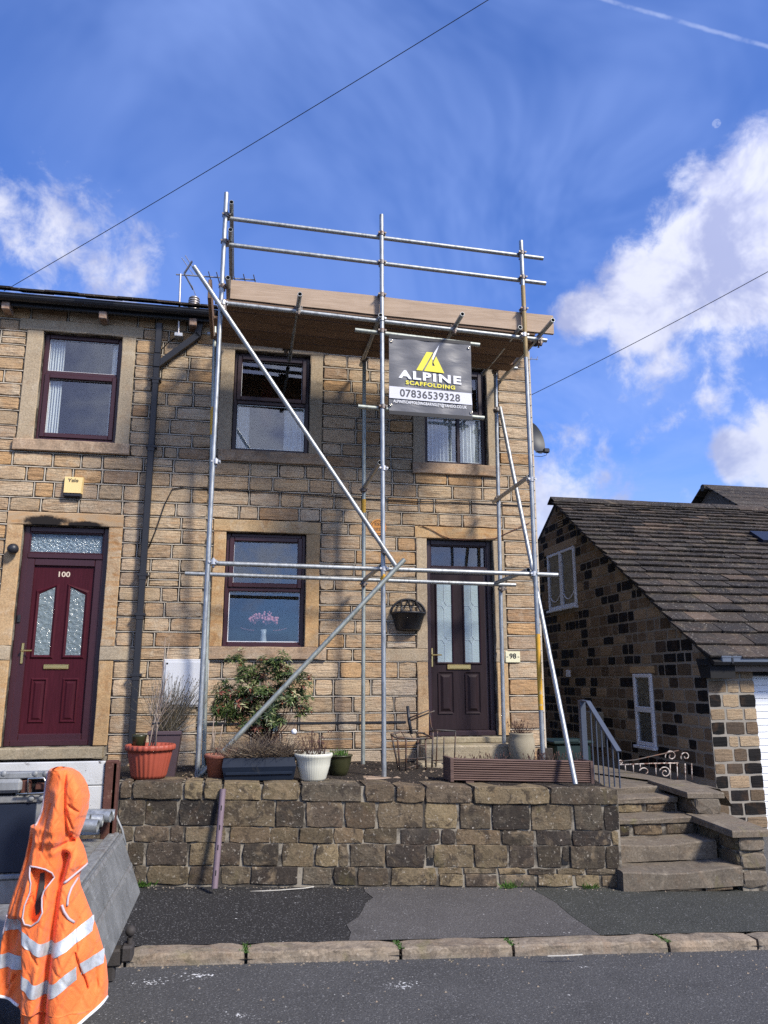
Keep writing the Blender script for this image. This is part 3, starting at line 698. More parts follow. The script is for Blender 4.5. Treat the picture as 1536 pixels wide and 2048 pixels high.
def window(parent, x0, x1, z0, z1, tz, sash, fm='upvc', mullion=None, y=.075):
    wn = part('window', parent)
    q = MB(); frame_ring(q, x0, x1, z0, z1, .055, y, y+.07); q.cbox(x0+.05, x1-.05, y+.002, y+.068, tz-.03, tz+.03, .006)
    q.cbox(x0-.002, x1+.002, y-.03, y+.03, z0-.005, z0+.022, .005)
    q.build('frame', fm, wn)
    top = (x0+.05, x1-.05, tz+.025, z1-.05); bot = (x0+.05, x1-.05, z0+.05, tz-.025)
    for nm, r in (('top', top), ('bottom', bot)):
        a, b, c, d = r
        if sash == nm:
            q = MB(); frame_ring(q, a-.012, b+.012, c-.012, d+.012, .058, y-.018, y+.03); q.build('sash', fm, wn); a, b, c, d = a+.045, b-.045, c+.045, d-.045
        else: a, b, c, d = a+.012, b-.012, c+.012, d-.012
        q = MB(); q.box(a-.006, b+.006, y+.032, y+.038, c-.006, d+.006); q.build('pane', 'glass', wn)
        q = MB(); frame_ring(q, a-.006, b+.006, c-.006, d+.006, .010, y+.026, y+.031); q.build('gasket', 'white' if sash == nm or fm == 'upvc' else 'lead', wn)
    if mullion:
        q = MB(); q.cbox(mullion-.022, mullion+.022, y+.004, y+.06, bot[2]-.02, bot[3]+.02); q.build('mullion', fm, wn)
    return wn

# ---- house 100 (left)
PARTY = -.415
h100 = thing('terraced_house', (-1.9, .2, .86), 'stone terraced house number 100 with burgundy door, left of the scaffold', 'house', 'stone terrace houses')
W100 = (-2.444, -1.538, 4.605, 5.952); D100 = (-2.459, -1.523, 1.14, 3.575)
rects = [(-2.72, -1.30, 5.935, 6.10), (-2.63, -1.375, 4.58, 5.94), (-2.65, -1.36, 4.44, 4.585), (-2.63, -1.372, 1.0, 3.73), (-4.2, -4.1, 0, 1)]
wb = wall_backing(h100, -4.4, PARTY, .5, 6.24, [W100, D100])
lay_courses(h100, wb, -3.3, PARTY-.005, rects, random.Random(21))
dressed('lintel', h100, -2.72, -1.30, 5.953, 6.098); dressed('jamb', h100, -2.63, -2.446, 4.59, 5.949); dressed('jamb', h100, -1.536, -1.378, 4.59, 5.949)
dressed('sill', h100, -2.65, -1.36, 4.447, 4.583, 'sillstone', .055)
dressed('lintel', h100, -2.63, -1.372, 3.577, 3.728, 'lintel_soot'); 
for (a, b) in ((-2.63, -2.461), (-1.521, -1.372)):
    dressed('jamb', h100, a, b, 2.222, 3.573, 'ochre'); dressed('jamb', h100, a, b, 1.15, 2.056, 'ochre')
dressed('jamb', h100, -2.70, -2.461, 2.062, 2.216, 'dressed', .016); dressed('jamb', h100, -1.521, -1.20, 2.062, 2.216, 'dressed', .016)
dressed('door_step', h100, -2.75, -1.40, 1.02, 1.135, 'soil_stone', .12, .2)
room_box(h100, W100[0], W100[1], W100[2], W100[3])
wn = window(h100, *W100, 5.455, 'bottom')
curtain('curtain', wn, -2.40, -2.22, 4.64, 5.93, .150); curtain('curtain', wn, -1.66, -1.57, 4.64, 5.93, .150, waves=3)
def door_common(parent, D, fm):
    dr = part('door', parent); x0, x1, z0, z1 = D; q = MB(); frame_ring(q, x0, x1, z0, z1, .065, .07, .16); q.build('frame', fm, dr); return dr
# door 100
d = door_common(h100, D100, 'upvc'); x0, x1, z0, z1 = D100; zt_ = 3.235
q = MB(); q.cbox(x0+.06, x1-.06, .066, .158, zt_-.03, zt_+.03); q.build('transom', 'upvc', d)
q = MB(); q.box(x0+.06, x1-.06, .115, .121, zt_+.03, z1-.06); q.build('fanlight', 'obscure', d)
q = MB(); frame_ring(q, x0+.058, x1-.058, zt_+.026, z1-.058, .022, .085, .11); q.build('bead', 'upvc', d)
lx0, lx1, lz0, lz1 = x0+.06, x1-.06, z0+.05, zt_-.03
q = MB(); frame_ring(q, lx0-.004, lx1+.004, lz0-.004, lz1+.002, .085, .078, .13); q.build('leaf_frame', 'upvc', d)
q = MB(); q.box(lx0+.08, lx1-.08, .105, .13, lz0+.08, lz1-.08); leafo = q.build('leaf', 'door100', d)
def dpx(px, py): p = PY(px, py, .1); return p.x, p.z
cxm = (lx0+lx1)/2
for sgn in (-1, 1):
    # glazed slot with a sloping head, wider towards the outside
    xa, xb = (cxm-.245, cxm-.085) if sgn < 0 else (cxm+.085, cxm+.245)
    zb, zi, zo = 2.12, 2.88, 2.80
    zl, zr_ = (zo, zi) if sgn < 0 else (zi, zo)
    outer = [(xa-.045, zb-.045), (xb+.045, zb-.045), (xb+.045, zr_+.045), (xa-.045, zl+.045)]
    inner = [(xa, zb), (xb, zb), (xb, zr_), (xa, zl)]
    q = MB()
    vs = [(x, .105, z) for x, z in outer]+[(x*.5+i[0]*.5, .088, z*.5+i[1]*.5) for (x, z), i in zip(outer, inner)]+[(x, .101, z) for x, z in inner]
    q.add(vs, [(i, (i+1) % 4, 4+(i+1) % 4, 4+i) for i in range(4)]+[(4+i, 4+(i+1) % 4, 8+(i+1) % 4, 8+i) for i in range(4)]); q.build('panel_moulding', 'door100', d, fix=False)
    q = MB(); q.add([(x, .1025, z) for x, z in inner], [(0, 1, 2, 3)]); q.build('glass_panel', 'ripple', d, fix=False)
    q = MB(); pa, pb = (cxm-.255, cxm-.075) if sgn < 0 else (cxm+.075, cxm+.255)
    for (k0, k1, yy0, yy1) in ((0, .018, .105, .092), (.018, .034, .092, .108), (.034, .060, .108, .094)):
        A = [(pa+k0, 1.38+k0), (pb-k0, 1.38+k0), (pb-k0, 1.87-k0), (pa+k0, 1.87-k0)]; B = [(pa+k1, 1.38+k1), (pb-k1, 1.38+k1), (pb-k1, 1.87-k1), (pa+k1, 1.87-k1)]
        q.add([(x, yy0, z) for x, z in A]+[(x, yy1, z) for x, z in B], [(i, (i+1) % 4, 4+(i+1) % 4, 4+i) for i in range(4)])
    q.add([(pa+.06, .094, 1.44), (pb-.06, .094, 1.44), (pb-.06, .094, 1.81), (pa+.06, .094, 1.81)], [(0, 1, 2, 3)])
    q.build('raised_panel', 'door100', d, fix=False)
q = MB(); q.cbox(cxm-.135, cxm+.135, .088, .108, 1.965, 2.02, .006); q.cbox(cxm-.115, cxm+.115, .083, .089, 1.977, 2.008, .003); q.build('letter_plate', 'gold', d)
q = MB(); q.cbox(lx0+.03, lx0+.06, .064, .08, 2.02, 2.25, .006); q.tube((lx0+.045, .07, 2.165), (lx0+.045, .03, 2.165), .010, 10); q.cbox(lx0+.035, lx0+.155, .022, .036, 2.156, 2.174, .006); q.build('handle', 'gold', d)
lettering('100', d, (cxm-.062, .1035, 3.0), X_, Z_, .125, .062, 'inkcream', .02, 'number')
q = MB(); q.cbox(x0+.015, x0+.055, .055, .072, 2.47, 2.56, .008); q.tube((x0+.035, .056, 2.52), (x0+.035, .05, 2.52), .010, 10); q.build('door_bell', 'black', d)
# eaves of house 100: roof, gutter, rafter ends
def house_roof(parent, x0, x1, ez):
    q = MB(); e = .30; pitch = math.tan(rad(23)); yb = 5.5
    q.add([(x0, -e, ez), (x1, -e, ez), (x1, yb, ez+(yb+e)*pitch), (x0, yb, ez+(yb+e)*pitch), (x1, 11.3, ez), (x0, 11.3, ez)], [(0, 1, 2, 3), (3, 2, 4, 5)]); rf = q.build('roof', 'slate', parent, fix=False)
    rr = random.Random(int(x0*10)+99); x = x0
    while x < x1-.05:
        wd = min(rr.uniform(.25, .55), x1-x); q = MB(); dz = rr.uniform(.0, .03); a = Vector((x+.004, -e-.03+rr.uniform(-.02, .02), ez+.02+dz)); 
        q.prism([(0, 0), (wd-.008, 0), (wd-.008, .5), (0, .5)], X_, Vector((0, math.cos(rad(23)), math.sin(rad(23)))), Vector((0, -math.sin(rad(23)), math.cos(rad(23)))), a, 0, .022); q.build('slate', 'slate', rf); x += wd
    q = MB(); q.add([(x0, .30, .5), (x0, 11.0, .5), (x0, 11.0, 6.24), (x0, .30, 6.24)], [(0, 1, 2, 3)]); q.add([(x1, .30, .5), (x1, 11.0, .5), (x1, 11.0, 6.2), (x1, 5.5, 8.5), (x1, .30, 6.24)], [(0, 1, 2, 3, 4)]); q.add([(x0, 11.0, .5), (x1, 11.0, .5), (x1, 11.0, 6.2), (x0, 11.0, 6.2)], [(0, 1, 2, 3)])
    q.build('outer_wall', 'garden', parent, fix=False)
    return rf
house_roof(h100, -4.4, PARTY, 6.27)
def gutter(parent, x0, x1, y, z, mat, r=.055):
    q = MB(); n = 8; vs = []
    for x in (x0, x1):
        for rr_ in (r, r*.88):
            vs += [(x, y+rr_*math.cos(math.pi+math.pi*k/n), z+rr_*math.sin(math.pi+math.pi*k/n)) for k in range(n+1)]
    m_ = n+1; fs = [(k, k+1, 2*m_+k+1, 2*m_+k) for k in range(n)]+[(m_+k, m_+k+1, 3*m_+k+1, 3*m_+k) for k in range(n)]+[(0, 2*m_, 3*m_, m_), (n, m_+n, 3*m_+n, 2*m_+n)]+[tuple(range(m_)), tuple(range(2*m_, 3*m_))]
    q.add(vs, fs, False); q.cbox(x0, x1, y-r-.006, y-r+.006, z-.004, z+.010, .003); return q.build('gutter', mat, parent, fix=True)
gutter(h100, -4.4, PARTY-.01, -.23, 6.262, 'pipe', .06)
q = MB(); q.box(-4.4, PARTY, -.165, -.14, 6.17, 6.29); q.build('fascia', 'pipe', h100)
for px, py in ((12, 612), (206, 631), (386, 645)):
    p = PY(px, py, -.17); q = MB(); q.cbox(p.x-.045, p.x+.045, -.20, .02, p.z-.05, p.z+.045, .008); q.build('rafter_end', 'rafter', h100)
# downpipe of house 100
dp = part('downpipe', h100); X = -1.106
q = MB(); q.cbox(X-.036, X+.036, -.11, -.035, 1.02, 5.55, .008); q.cbox(X-.042, X+.042, -.115, -.03, 5.55, 5.73, .008); q.cbox(X-.038, X+.038, -.112, -.033, 5.73, 6.13, .008); q.build('pipe', 'pipe', dp)
q = MB(); a, b, c = Vector((X+.02, -.07, 5.60)), PY(395, 672, -.07), PY(405, 640, -.07)
for s0, s1 in ((a, b), (b, c+Vector((0, 0, .1)))):
    dd = (s1-s0).normalized(); sd = dd.cross(Y_).normalized()
    q.prism([(-.036, -.036), (.036, -.036), (.036, .036), (-.036, .036)], sd, Y_, dd, s0, -.02, (s1-s0).length+.02)
q.build('branch_pipe', 'pipe', dp)
for z in (5.40, 4.55, 3.02, 2.57, 1.9):
    q = MB(); q.cbox(X-.06, X+.06, -.118, .0, z-.015, z+.015, .004); q.cbox(X-.040, X+.040, -.114, -.03, z-.06, z+.02, .004); q.build('bracket', 'pipe', dp)

# ---- house 98 (right, behind the scaffold)
RX = 3.715
h98 = thing('terraced_house', (1.65, .2, .86), 'stone terraced house number 98 with dark door, behind the scaffold', 'house', 'stone terrace houses')
WUL = (-.183, .765, 4.585, 5.895); WLL = (-.188, .761, 2.225, 3.572); WUR = (2.252, 3.09, 4.55, 5.885); D98 = (2.258, 3.117, 1.19, 3.572)
rects = [(-.35, .925, 5.88, 6.09), (-.35, .925, 4.5, 5.9), (-.33, .973, 4.43, 4.587), (-.335, .937, 3.57, 3.73), (-.335, .925, 2.2, 3.58), (-.335, 1.02, 2.055, 2.215),
         (2.095, 3.245, 4.5, 5.9), (2.085, 3.245, 4.40, 4.56), (2.09, 3.25, 5.88, 6.09), (2.11, 3.24, 3.57, 3.73), (2.12, 3.265, 1.0, 3.58), (1.73, 2.2, 2.062, 2.216)]
wb = wall_backing(h98, PARTY, RX, .5, 6.24, [WUL, WLL, WUR, D98])
lay_courses(h98, wb, PARTY+.005, RX+.004, rects, random.Random(34))
for (Wd, jl, jr, sl, sr, lm, jm) in ((WUL, -.35, .925, -.33, .973, 'dressed', 'dressed'), (WLL, -.335, .925, -.335, 1.02, 'ochre', 'ochre'), (WUR, 2.095, 3.245, 2.085, 3.245, 'dressed', 'dressed')):
    a, b, c, d_ = Wd
    dressed('lintel', h98, jl-.005, jr+.005, d_+.003, d_+.15, lm)
    dressed('jamb', h98, jl, a-.002, c+.004, d_-.002, jm); dressed('jamb', h98, b+.002, jr, c+.004, d_-.002, jm)
    dressed('sill', h98, sl, sr, c-.146, c-.003, 'sillstone', .05)
dressed('lintel', h98, 2.11, 3.24, 3.576, 3.727, 'ochre'); 
for (a, b) in ((2.122, 2.256), (3.119, 3.265)):
    dressed('jamb', h98, a, b, 2.222, 3.571, 'dressed'); dressed('jamb', h98, a, b, 1.20, 2.056, 'ochre')
dressed('jamb', h98, 1.735, 2.256, 2.064, 2.214, 'dressed'); dressed('jamb', h98, 3.119, 3.265, 2.064, 2.214, 'dressed')
for Wd in (WUL, WLL, WUR): room_box(h98, *Wd)
wn = window(h98, *WUL, 5.245, 'top', 'upvc98'); curtain('curtain', wn, -.13, .03, 4.64, 5.27, .150); curtain('curtain', wn, .46, .73, 4.64, 5.27, .150); curtain('hanging', wn, .18, .32, 5.2, 5.9, .9, 'red', 2)
wn = window(h98, *WLL, 2.905, 'top', 'upvc'); curtain('curtain', wn, .71, .75, 2.25, 2.86, .26, waves=1)
wn = window(h98, *WUR, 5.235, 'top', 'upvc98', mullion=2.72); curtain('curtain', wn, 2.29, 2.70, 4.6, 5.25, .150, waves=8); curtain('curtain', wn, 2.71, 3.06, 4.6, 5.25, .150, waves=7)
# things on the inner sill of the lower window
p = Vector((.29, .185, 2.235))
q = MB(); q.lathe([(.0, 0), (.035, 0), (.040, .05), (.030, .14), (.036, .20), (.030, .20), (.024, .14), (.0, .02)], p, 16); vs_ = thing('flower_vase', p, 'pale glass vase of pink flowers inside the lower window', 'vase'); q.build('vase', 'vase', vs_)
q = MB(); rf = random.Random(8)
for i in range(90):
    a = rf.uniform(0, 6.28); r_ = .19*math.sqrt(rf.random()); z = .22+.20*(1-(r_/.2)**2*.6)*rf.uniform(.5, 1); q.ball(p+Vector((r_*math.cos(a), r_*math.sin(a)*.22, z)), rf.uniform(.010, .020), 6, 4)
for sx in (-1, 1):
    for i in range(9): q.ball(p+Vector((sx*(.12+.018*i), 0, .19+.004*i*i*.1)), .006, 5, 3)
q.build('flowers', 'pink', vs_)
for i, x in enumerate((-.10, -.04, .01, .64)):
    q = MB(); q.lathe([(0, 0), (.022, 0), (.022, .045), (.0, .047)], (x, .19, 2.235), 12); q.tube((x, .19, 2.28), (x, .19, 2.30), .003, 5)
    q.build('candle', 'candle', None, ['leftmost cream candle inside the lower window', 'second cream candle from the left inside the lower window', 'cream candle nearest the vase on its left', 'cream candle at the right end inside the lower window'][i], 'candle', 'candles on the window ledge')
q = MB(); q.box(-.15, .73, .15, .32, 2.20, 2.234); q.build('window_board', 'white', h98)
# door 98
d = door_common(h98, D98, 'upvc98'); x0, x1, z0, z1 = D98; zt_ = 3.20
q = MB(); q.cbox(x0+.06, x1-.06, .066, .158, zt_-.03, zt_+.03); q.build('transom', 'upvc98', d)
q = MB(); q.box(x0+.06, x1-.06, .115, .121, zt_+.03, z1-.06); q.build('fanlight', 'glass', d)
q = MB(); q.box(x0+.03, x1-.03, .33, .34, zt_-.1, z1); q.build('hall', 'dark', d)
q = MB(); frame_ring(q, x0+.058, x1-.058, zt_+.026, z1-.058, .022, .085, .11); q.build('bead', 'upvc98', d)
lx0, lx1, lz0, lz1 = x0+.065, x1-.10, z0+.07, zt_-.035
q = MB(); q.box(lx0, lx1, .10, .14, lz0, lz1); q.build('leaf', 'door98', d)
q = MB(); q.cbox(x0+.01, x1-.01, .03, .15, z0, z0+.06, .008); q.build('threshold', 'upvc98', d)
q = MB(); q.box(lx1-.001, x1-.062, .105, .14, lz0, lz1); q.build('edge', 'upvc98', d)
cxm = (lx0+lx1)/2
for sgn in (-1, 1):
    xa, xb = (cxm-.265, cxm-.085) if sgn < 0 else (cxm+.085, cxm+.265); zb, ztop = 2.06, 3.02
    outer = [(xa-.03, zb-.03), (xb+.03, zb-.03), (xb+.03, ztop+.03), (xa-.03, ztop+.03)]; inner = [(xa, zb), (xb, zb), (xb, ztop), (xa, ztop)]
    q = MB(); vs = [(x, .10, z) for x, z in outer]+[(x*.5+i[0]*.5, .082, z*.5+i[1]*.5) for (x, z), i in zip(outer, inner)]+[(x, .096, z) for x, z in inner]
    q.add(vs, [(i, (i+1) % 4, 4+(i+1) % 4, 4+i) for i in range(4)]+[(4+i, 4+(i+1) % 4, 8+(i+1) % 4, 8+i) for i in range(4)]); q.build('panel_moulding', 'upvc98', d, fix=False)
    q = MB(); q.add([(x, .0975, z) for x, z in inner], [(0, 1, 2, 3)]); q.build('glass_panel', 'frost98', d, fix=False)
    xm = (xa+xb)/2; q = MB()
    def strip(a, b): q.tube((a[0], .0955, a[1]), (b[0], .0955, b[1]), .0035, 4, smooth=False)
    z_d = [(2.28, 2.38), (2.70, 2.80)]
    strip((xm, zb), (xm, z_d[0][0])); strip((xm, z_d[1][1]), (xm, ztop)); strip((xm, z_d[0][1]), (xm, z_d[1][0]))
    for c0, c1 in z_d:
        cm_ = (c0+c1)/2
        for s in (-1, 1): strip((xm, c0), (xm+s*.035, cm_)); strip((xm+s*.035, cm_), (xm, c1)); strip((xm+s*.035, cm_), (xm+s*.088, cm_))
    q.build('leading', 'lead', d)
    q = MB(); pa, pb = (cxm-.265, cxm-.075) if sgn < 0 else (cxm+.075, cxm+.265)
    for (k0, k1, yy0, yy1) in ((0, .016, .0995, .112), (.016, .030, .112, .112), (.030, .060, .112, .092)):
        A = [(pa+k0, 1.45+k0), (pb-k0, 1.45+k0), (pb-k0, 1.94-k0), (pa+k0, 1.94-k0)]; B = [(pa+k1, 1.45+k1), (pb-k1, 1.45+k1), (pb-k1, 1.94-k1), (pa+k1, 1.94-k1)]
        q.add([(x, yy0-.013, z) for x, z in A]+[(x, yy1-.013, z) for x, z in B], [(i, (i+1) % 4, 4+(i+1) % 4, 4+i) for i in range(4)])
    q.add([(pa+.06, .079, 1.51), (pb-.06, .079, 1.51), (pb-.06, .079, 1.88), (pa+.06, .079, 1.88)], [(0, 1, 2, 3)])
    q.build('raised_panel', 'door98', d, fix=False)
q = MB(); q.cbox(cxm-.15, cxm+.15, .082, .10, 1.972, 2.034, .006); q.cbox(cxm-.13, cxm+.13, .076, .083, 1.985, 2.02, .003); q.build('letter_plate', 'gold', d)
q = MB(); q.cbox(lx0-.005, lx0+.022, .082, .10, 2.0, 2.23, .006); q.tube((lx0+.008, .09, 2.145), (lx0+.008, .045, 2.145), .010, 10); q.cbox(lx0, lx0+.12, .036, .050, 2.137, 2.154, .006); q.build('handle', 'gold', d)
# doorstep of 98
p0, p1 = PY(858, 1474, -.02), PY(1022, 1490, -.35)
ds = thing('doorstep', (2.7, -.2, .90), 'pale stone doorstep block below the dark front door', 'step')
q = MB(); q.cbox(2.10, 3.20, -.40, -.02, .88, 1.12, .02); q.build('block', 'soil_stone', ds); q = MB(); q.cbox(2.13, 3.17, -.12, -.015, 1.12, 1.188, .01); q.build('tread', 'soil_stone', ds)
q = MB(); q.cbox(1.98, 2.5, -.75, -.42, .88, .97, .02); q.build('lower_block', 'soil_stone', ds)
house_roof(h98, PARTY+.004, RX+.03, 6.27)
gutter(h98, PARTY+.02, RX+.02, -.23, 6.225, 'pipe', .06)
q = MB(); q.box(RX-.01, RX+.012, .01, .3, .5, 6.2); q.build('verge_mortar', 'mortar', h98)
q = MB(); a = PY(400, 1455, -.012); q.cbox(-.41, 1.98, -.02, .02, 1.345, 1.375, .006); q.build('damp_course', 'pipe', h98)
q = MB(); p = PY(1096, 1500, -.02); q.cbox(p.x-.12, p.x+.06, -.03, .01, p.z-.12, p.z+.02, .006); q.build('plinth_stone', 'slate', h98)

# small fittings on the walls
p = PY(146, 971, -.06); al = thing('alarm_box', (p.x, -.01, p.z-.13), 'pale yellow burglar alarm box above the burgundy door', 'alarm box')
q = MB(); hw = .105
q.add([(p.x-hw, 0, p.z+.115), (p.x+hw, 0, p.z+.115), (p.x+hw, 0, p.z-.09), (p.x-hw, 0, p.z-.09), (p.x-hw+.006, -.045, p.z+.105), (p.x+hw-.006, -.045, p.z+.105), (p.x+hw-.012, -.075, p.z-.09), (p.x-hw+.012, -.075, p.z-.09)], [(4, 5, 6, 7), (0, 1, 5, 4), (0, 4, 7, 3), (1, 2, 6, 5), (3, 7, 6, 2)]); q.build('cover', 'yale', al)
q = MB(); q.cbox(p.x-hw+.004, p.x+hw-.004, -.072, 0, p.z-.135, p.z-.088, .012); q.build('strobe', 'black', al)
lettering('Yale', al, (p.x-.062, -.0625, p.z+.045), X_, Vector((0, .154, .988)), .118, .042, 'ink', .012)
p = PY(756, 1055, -.01); pl = thing('wall_plaque', (p.x, 0, p.z-.11), 'round copper scalloped plaque on the wall behind the scaffold', 'plaque')
q = MB(); n = 40; q.prism([((.098+.008*(i % 2))*math.cos(2*math.pi*i/n), (.098+.008*(i % 2))*math.sin(2*math.pi*i/n)) for i in range(n)], X_, Z_, -Y_, (p.x, 0, p.z), .0, .028); q.build('disc', 'plaque', pl)
q = MB(); q.sweep([(p.x+.082*math.cos(2*math.pi*i/36), -.029, p.z+.082*math.sin(2*math.pi*i/36)) for i in range(37)], .0035, 5); q.build('ring', 'ink', pl)
lettering('ESS', pl, (p.x-.045, -.0295, p.z+.022), X_, Z_, .09, .036, 'ink', .01); lettering('2020', pl, (p.x-.058, -.0295, p.z-.042), X_, Z_, .115, .036, 'ink', .01); 
p = PY(1025, 1314, -.01); pl = thing('house_sign', (p.x, 0, p.z-.07), 'cream rectangular house number sign reading 98 beside the door', 'sign')
q = MB(); q.cbox(p.x-.095, p.x+.095, -.022, 0, p.z-.068, p.z+.068, .005); q.build('plate', 'plaque_cream', pl)
lettering('98', pl, (p.x-.045, -.0235, p.z-.022), X_, Z_, .09, .066, 'ink', .03, 'number'); lettering('-', pl, (p.x-.082, -.0235, p.z-.004), X_, Z_, .022, .008, 'ink'); lettering('-', pl, (p.x+.06, -.0235, p.z-.004), X_, Z_, .022, .008, 'ink'); 
a, b = PY(328, 1318, -.03), PY(396, 1414, -.03)
mbx = thing('meter_box', ((a.x+b.x)/2, 0, b.z), 'white plastic meter box on the wall beside the downpipe', 'meter box')
q = MB(); q.cbox(a.x, b.x+.10, -.035, .0, b.z, a.z, .008); q.build('surround', 'meter', mbx); q = MB(); q.cbox(a.x+.02, b.x+.08, -.047, -.034, b.z+.02, a.z-.03, .006); q.build('lid', 'meter', mbx); q = MB(); q.cbox(a.x+.03, a.x+.05, -.052, -.046, a.z-.06, a.z-.04, .003); q.build('lock', 'black', mbx)
# porch lamp at far left
p = PY(26, 1098, -.08); lm = thing('wall_lamp', (p.x, 0, p.z-.08), 'small round black wall lamp left of the burgundy door', 'lamp'); q = MB(); q.ball((p.x, -.085, p.z), .062, 14, 9); q.build('globe', 'black', lm); q = MB(); q.tube((p.x, 0, p.z+.02), (p.x, -.06, p.z+.015), .035, 12); q.build('bracket', 'black', lm)
# flue, aerial, dish
p = PY(387, 625, .35); fl = thing('flue_terminal', (p.x, .35, p.z-.1), 'ribbed steel flue terminal poking above the left roof', 'flue'); q = MB(); q.lathe([(.05, -.15), (.05, .0)], p, 16); q.build('pipe', 'flue', fl)
for k in range(5): q = MB(); q.lathe([(.052, .02+k*.032), (.074, .026+k*.032), (.074, .040+k*.032), (.052, .044+k*.032)], p, 18); q.build('louvre', 'flue', fl)
q = MB(); q.lathe([(.045, 0), (.045, .19), (.07, .192), (.05, .215), (0, .22)], p, 16); q.build('core', 'flue', fl)
b0 = PY(357, 668, -.12); b1 = PY(361, 548, -.12); tv = thing('tv_aerial', (b0.x, -.02, b0.z), 'yagi TV aerial on a pale mast by the left gutter', 'aerial')
q = MB(); q.tube(b0, b1, .013, 8); q.build('mast', 'flue', tv)
q = MB(); q.cbox(b0.x-.05, b0.x+.05, -.13, .0, b0.z-.03, b0.z+.02, .006); q.build('wall_bracket', 'coupler_lt', tv)
e0, e1 = PY(352, 549, -.12), PY(510, 552, -.12); e1 = Vector((e1.x*.0+e0.x+.98, -.12+.10, e1.z)); q = MB(); q.tube(e0, e1, .009, 6); q.build('boom', 'aerial', tv)
for t in (.42, .52, .61, .73, .86, .99): 
    c = e0.lerp(e1, t); q = MB(); q.tube(c+Vector((-.02, -.06, .04)), c+Vector((.02, .06, -.05)), .007, 6); q.build('element', 'aerial', tv)
c = e0.lerp(e1, .12); q = MB()
for s0, s1 in (((.07, -.06, .16), (-.02, 0, .02)), ((-.02, 0, .02), (.09, .06, -.15))): q.prism([(-.007, -.022), (.007, -.022), (.007, .022), (-.007, .022)], X_, Y_, (Vector(s1)-Vector(s0)).normalized(), c+Vector(s0), 0, (Vector(s1)-Vector(s0)).length)
q.tube(c+Vector((-.06, -.02, .22)), c+Vector((.10, .04, .02)), .005, 5); q.tube(c+Vector((-.02, -.02, .26)), c+Vector((.14, .04, .04)), .005, 5); q.tube(c+Vector((.08, .02, -.12)), c+Vector((.13, .05, -.24)), .004, 5); q.build('reflector', 'aerial', tv)
q = MB(); q.sweep([b0+Vector((-.03, .1, 0)), b0+Vector((-.12, .11, -.06)), b0+Vector((-.22, .11, -.20))], .006, 5); q.build('lead', 'cable', tv)
p = PY(1075, 702+16, 1.2); t2 = thing('tv_aerial', (RX, 1.3, 5.6), 'small aerial tip showing past the right corner of the gable', 'aerial'); q = MB(); a, b = PY(1040, 717, .9), PY(1076, 719, .9); q.tube((RX-.1, .9, a.z), b, .006, 5); q.build('boom', 'aerial', t2)
for px in (1062, 1074):
    c = PY(px, 718, .9); q = MB(); q.tube(c+Vector((-.02, -.03, -.03)), c+Vector((.025, .03, .05)), .005, 5); q.build('element', 'aerial', t2)
# satellite dish on the gable end
p = PY(1066, 880, .45); sd = thing('satellite_dish', (RX, .5, p.z-.2), 'dark grey satellite dish on the right gable end', 'satellite dish')
q = MB(); ax = Vector((.50, -.85, .22)).normalized(); a = ax.cross(Z_).normalized(); b = a.cross(ax).normalized(); c = Vector((RX+.16, .45, p.z)); n = 24; vs = []
for i in range(6):
    r_ = i/5
    vs += [c+a*(.20*r_*math.cos(2*math.pi*k/n))+b*(.245*r_*math.sin(2*math.pi*k/n))+ax*(.07*r_*r_) for k in range(n)]
q.add(vs, [(i*n+k, i*n+(k+1) % n, (i+1)*n+(k+1) % n, (i+1)*n+k) for i in range(5) for k in range(n)], True); q.build('reflector', 'dish', sd)
q = MB(); e = PY(1094, 903, .15); q.tube(c-b*.2+ax*.03, e, .011, 7); q.build('arm', 'dish', sd); q = MB(); q.cbox(e.x-.05, e.x+.03, e.y-.03, e.y+.03, e.z-.02, e.z+.04, .01); q.build('lnb', 'black', sd)
q = MB(); q.sweep([e, e+Vector((-.01, 0, -.05)), e+Vector((-.06, .05, -.06)), e+Vector((-.2, .2, -.01))], .004, 4); q.build('cable', 'cable', sd)
q = MB(); q.tube((RX, .5, p.z), c, .02, 8); q.build('bracket', 'dish', sd)
# cables
def cable(name, pts, r, label, mat='cable'):
    q = MB(); q.sweep(pts, r, 5); return q.build(name, mat, None, label, 'cable')
cable('wall_cable', [PY(x, y, -.022) for x, y in ((298, 1095), (312, 1060), (330, 1008), (345, 978), (372, 974), (420, 978), (560, 985), (700, 996), (840, 1003), (940, 1006), (1060, 1012))], .007, 'black cable clipped across the wall above the lower windows')
cable('wall_cable', [PY(x, y, -.022) for x, y in ((838, 1050), (860, 1058), (885, 1072), (905, 1079), (930, 1080), (990, 1077), (1060, 1045))], .005, 'thin brown cable sagging over the door lintel', 'rust')
def sag(a, b, s, n=14): return [a.lerp(b, i/n)-Vector((0, 0, s*4*(i/n)*(1-i/n))) for i in range(n+1)]
cable('overhead_wire', sag(PY(8, 582, .4), PY(1010, -21, -3.4), .03, 24), .0042, 'long black overhead wire crossing the sky above the scaffold')
cable('overhead_wire', sag(PY(1052, 795, .3), PY(1600, 508, -2.2), .03, 20), .0045, 'black overhead wire running from the gable to the right edge')

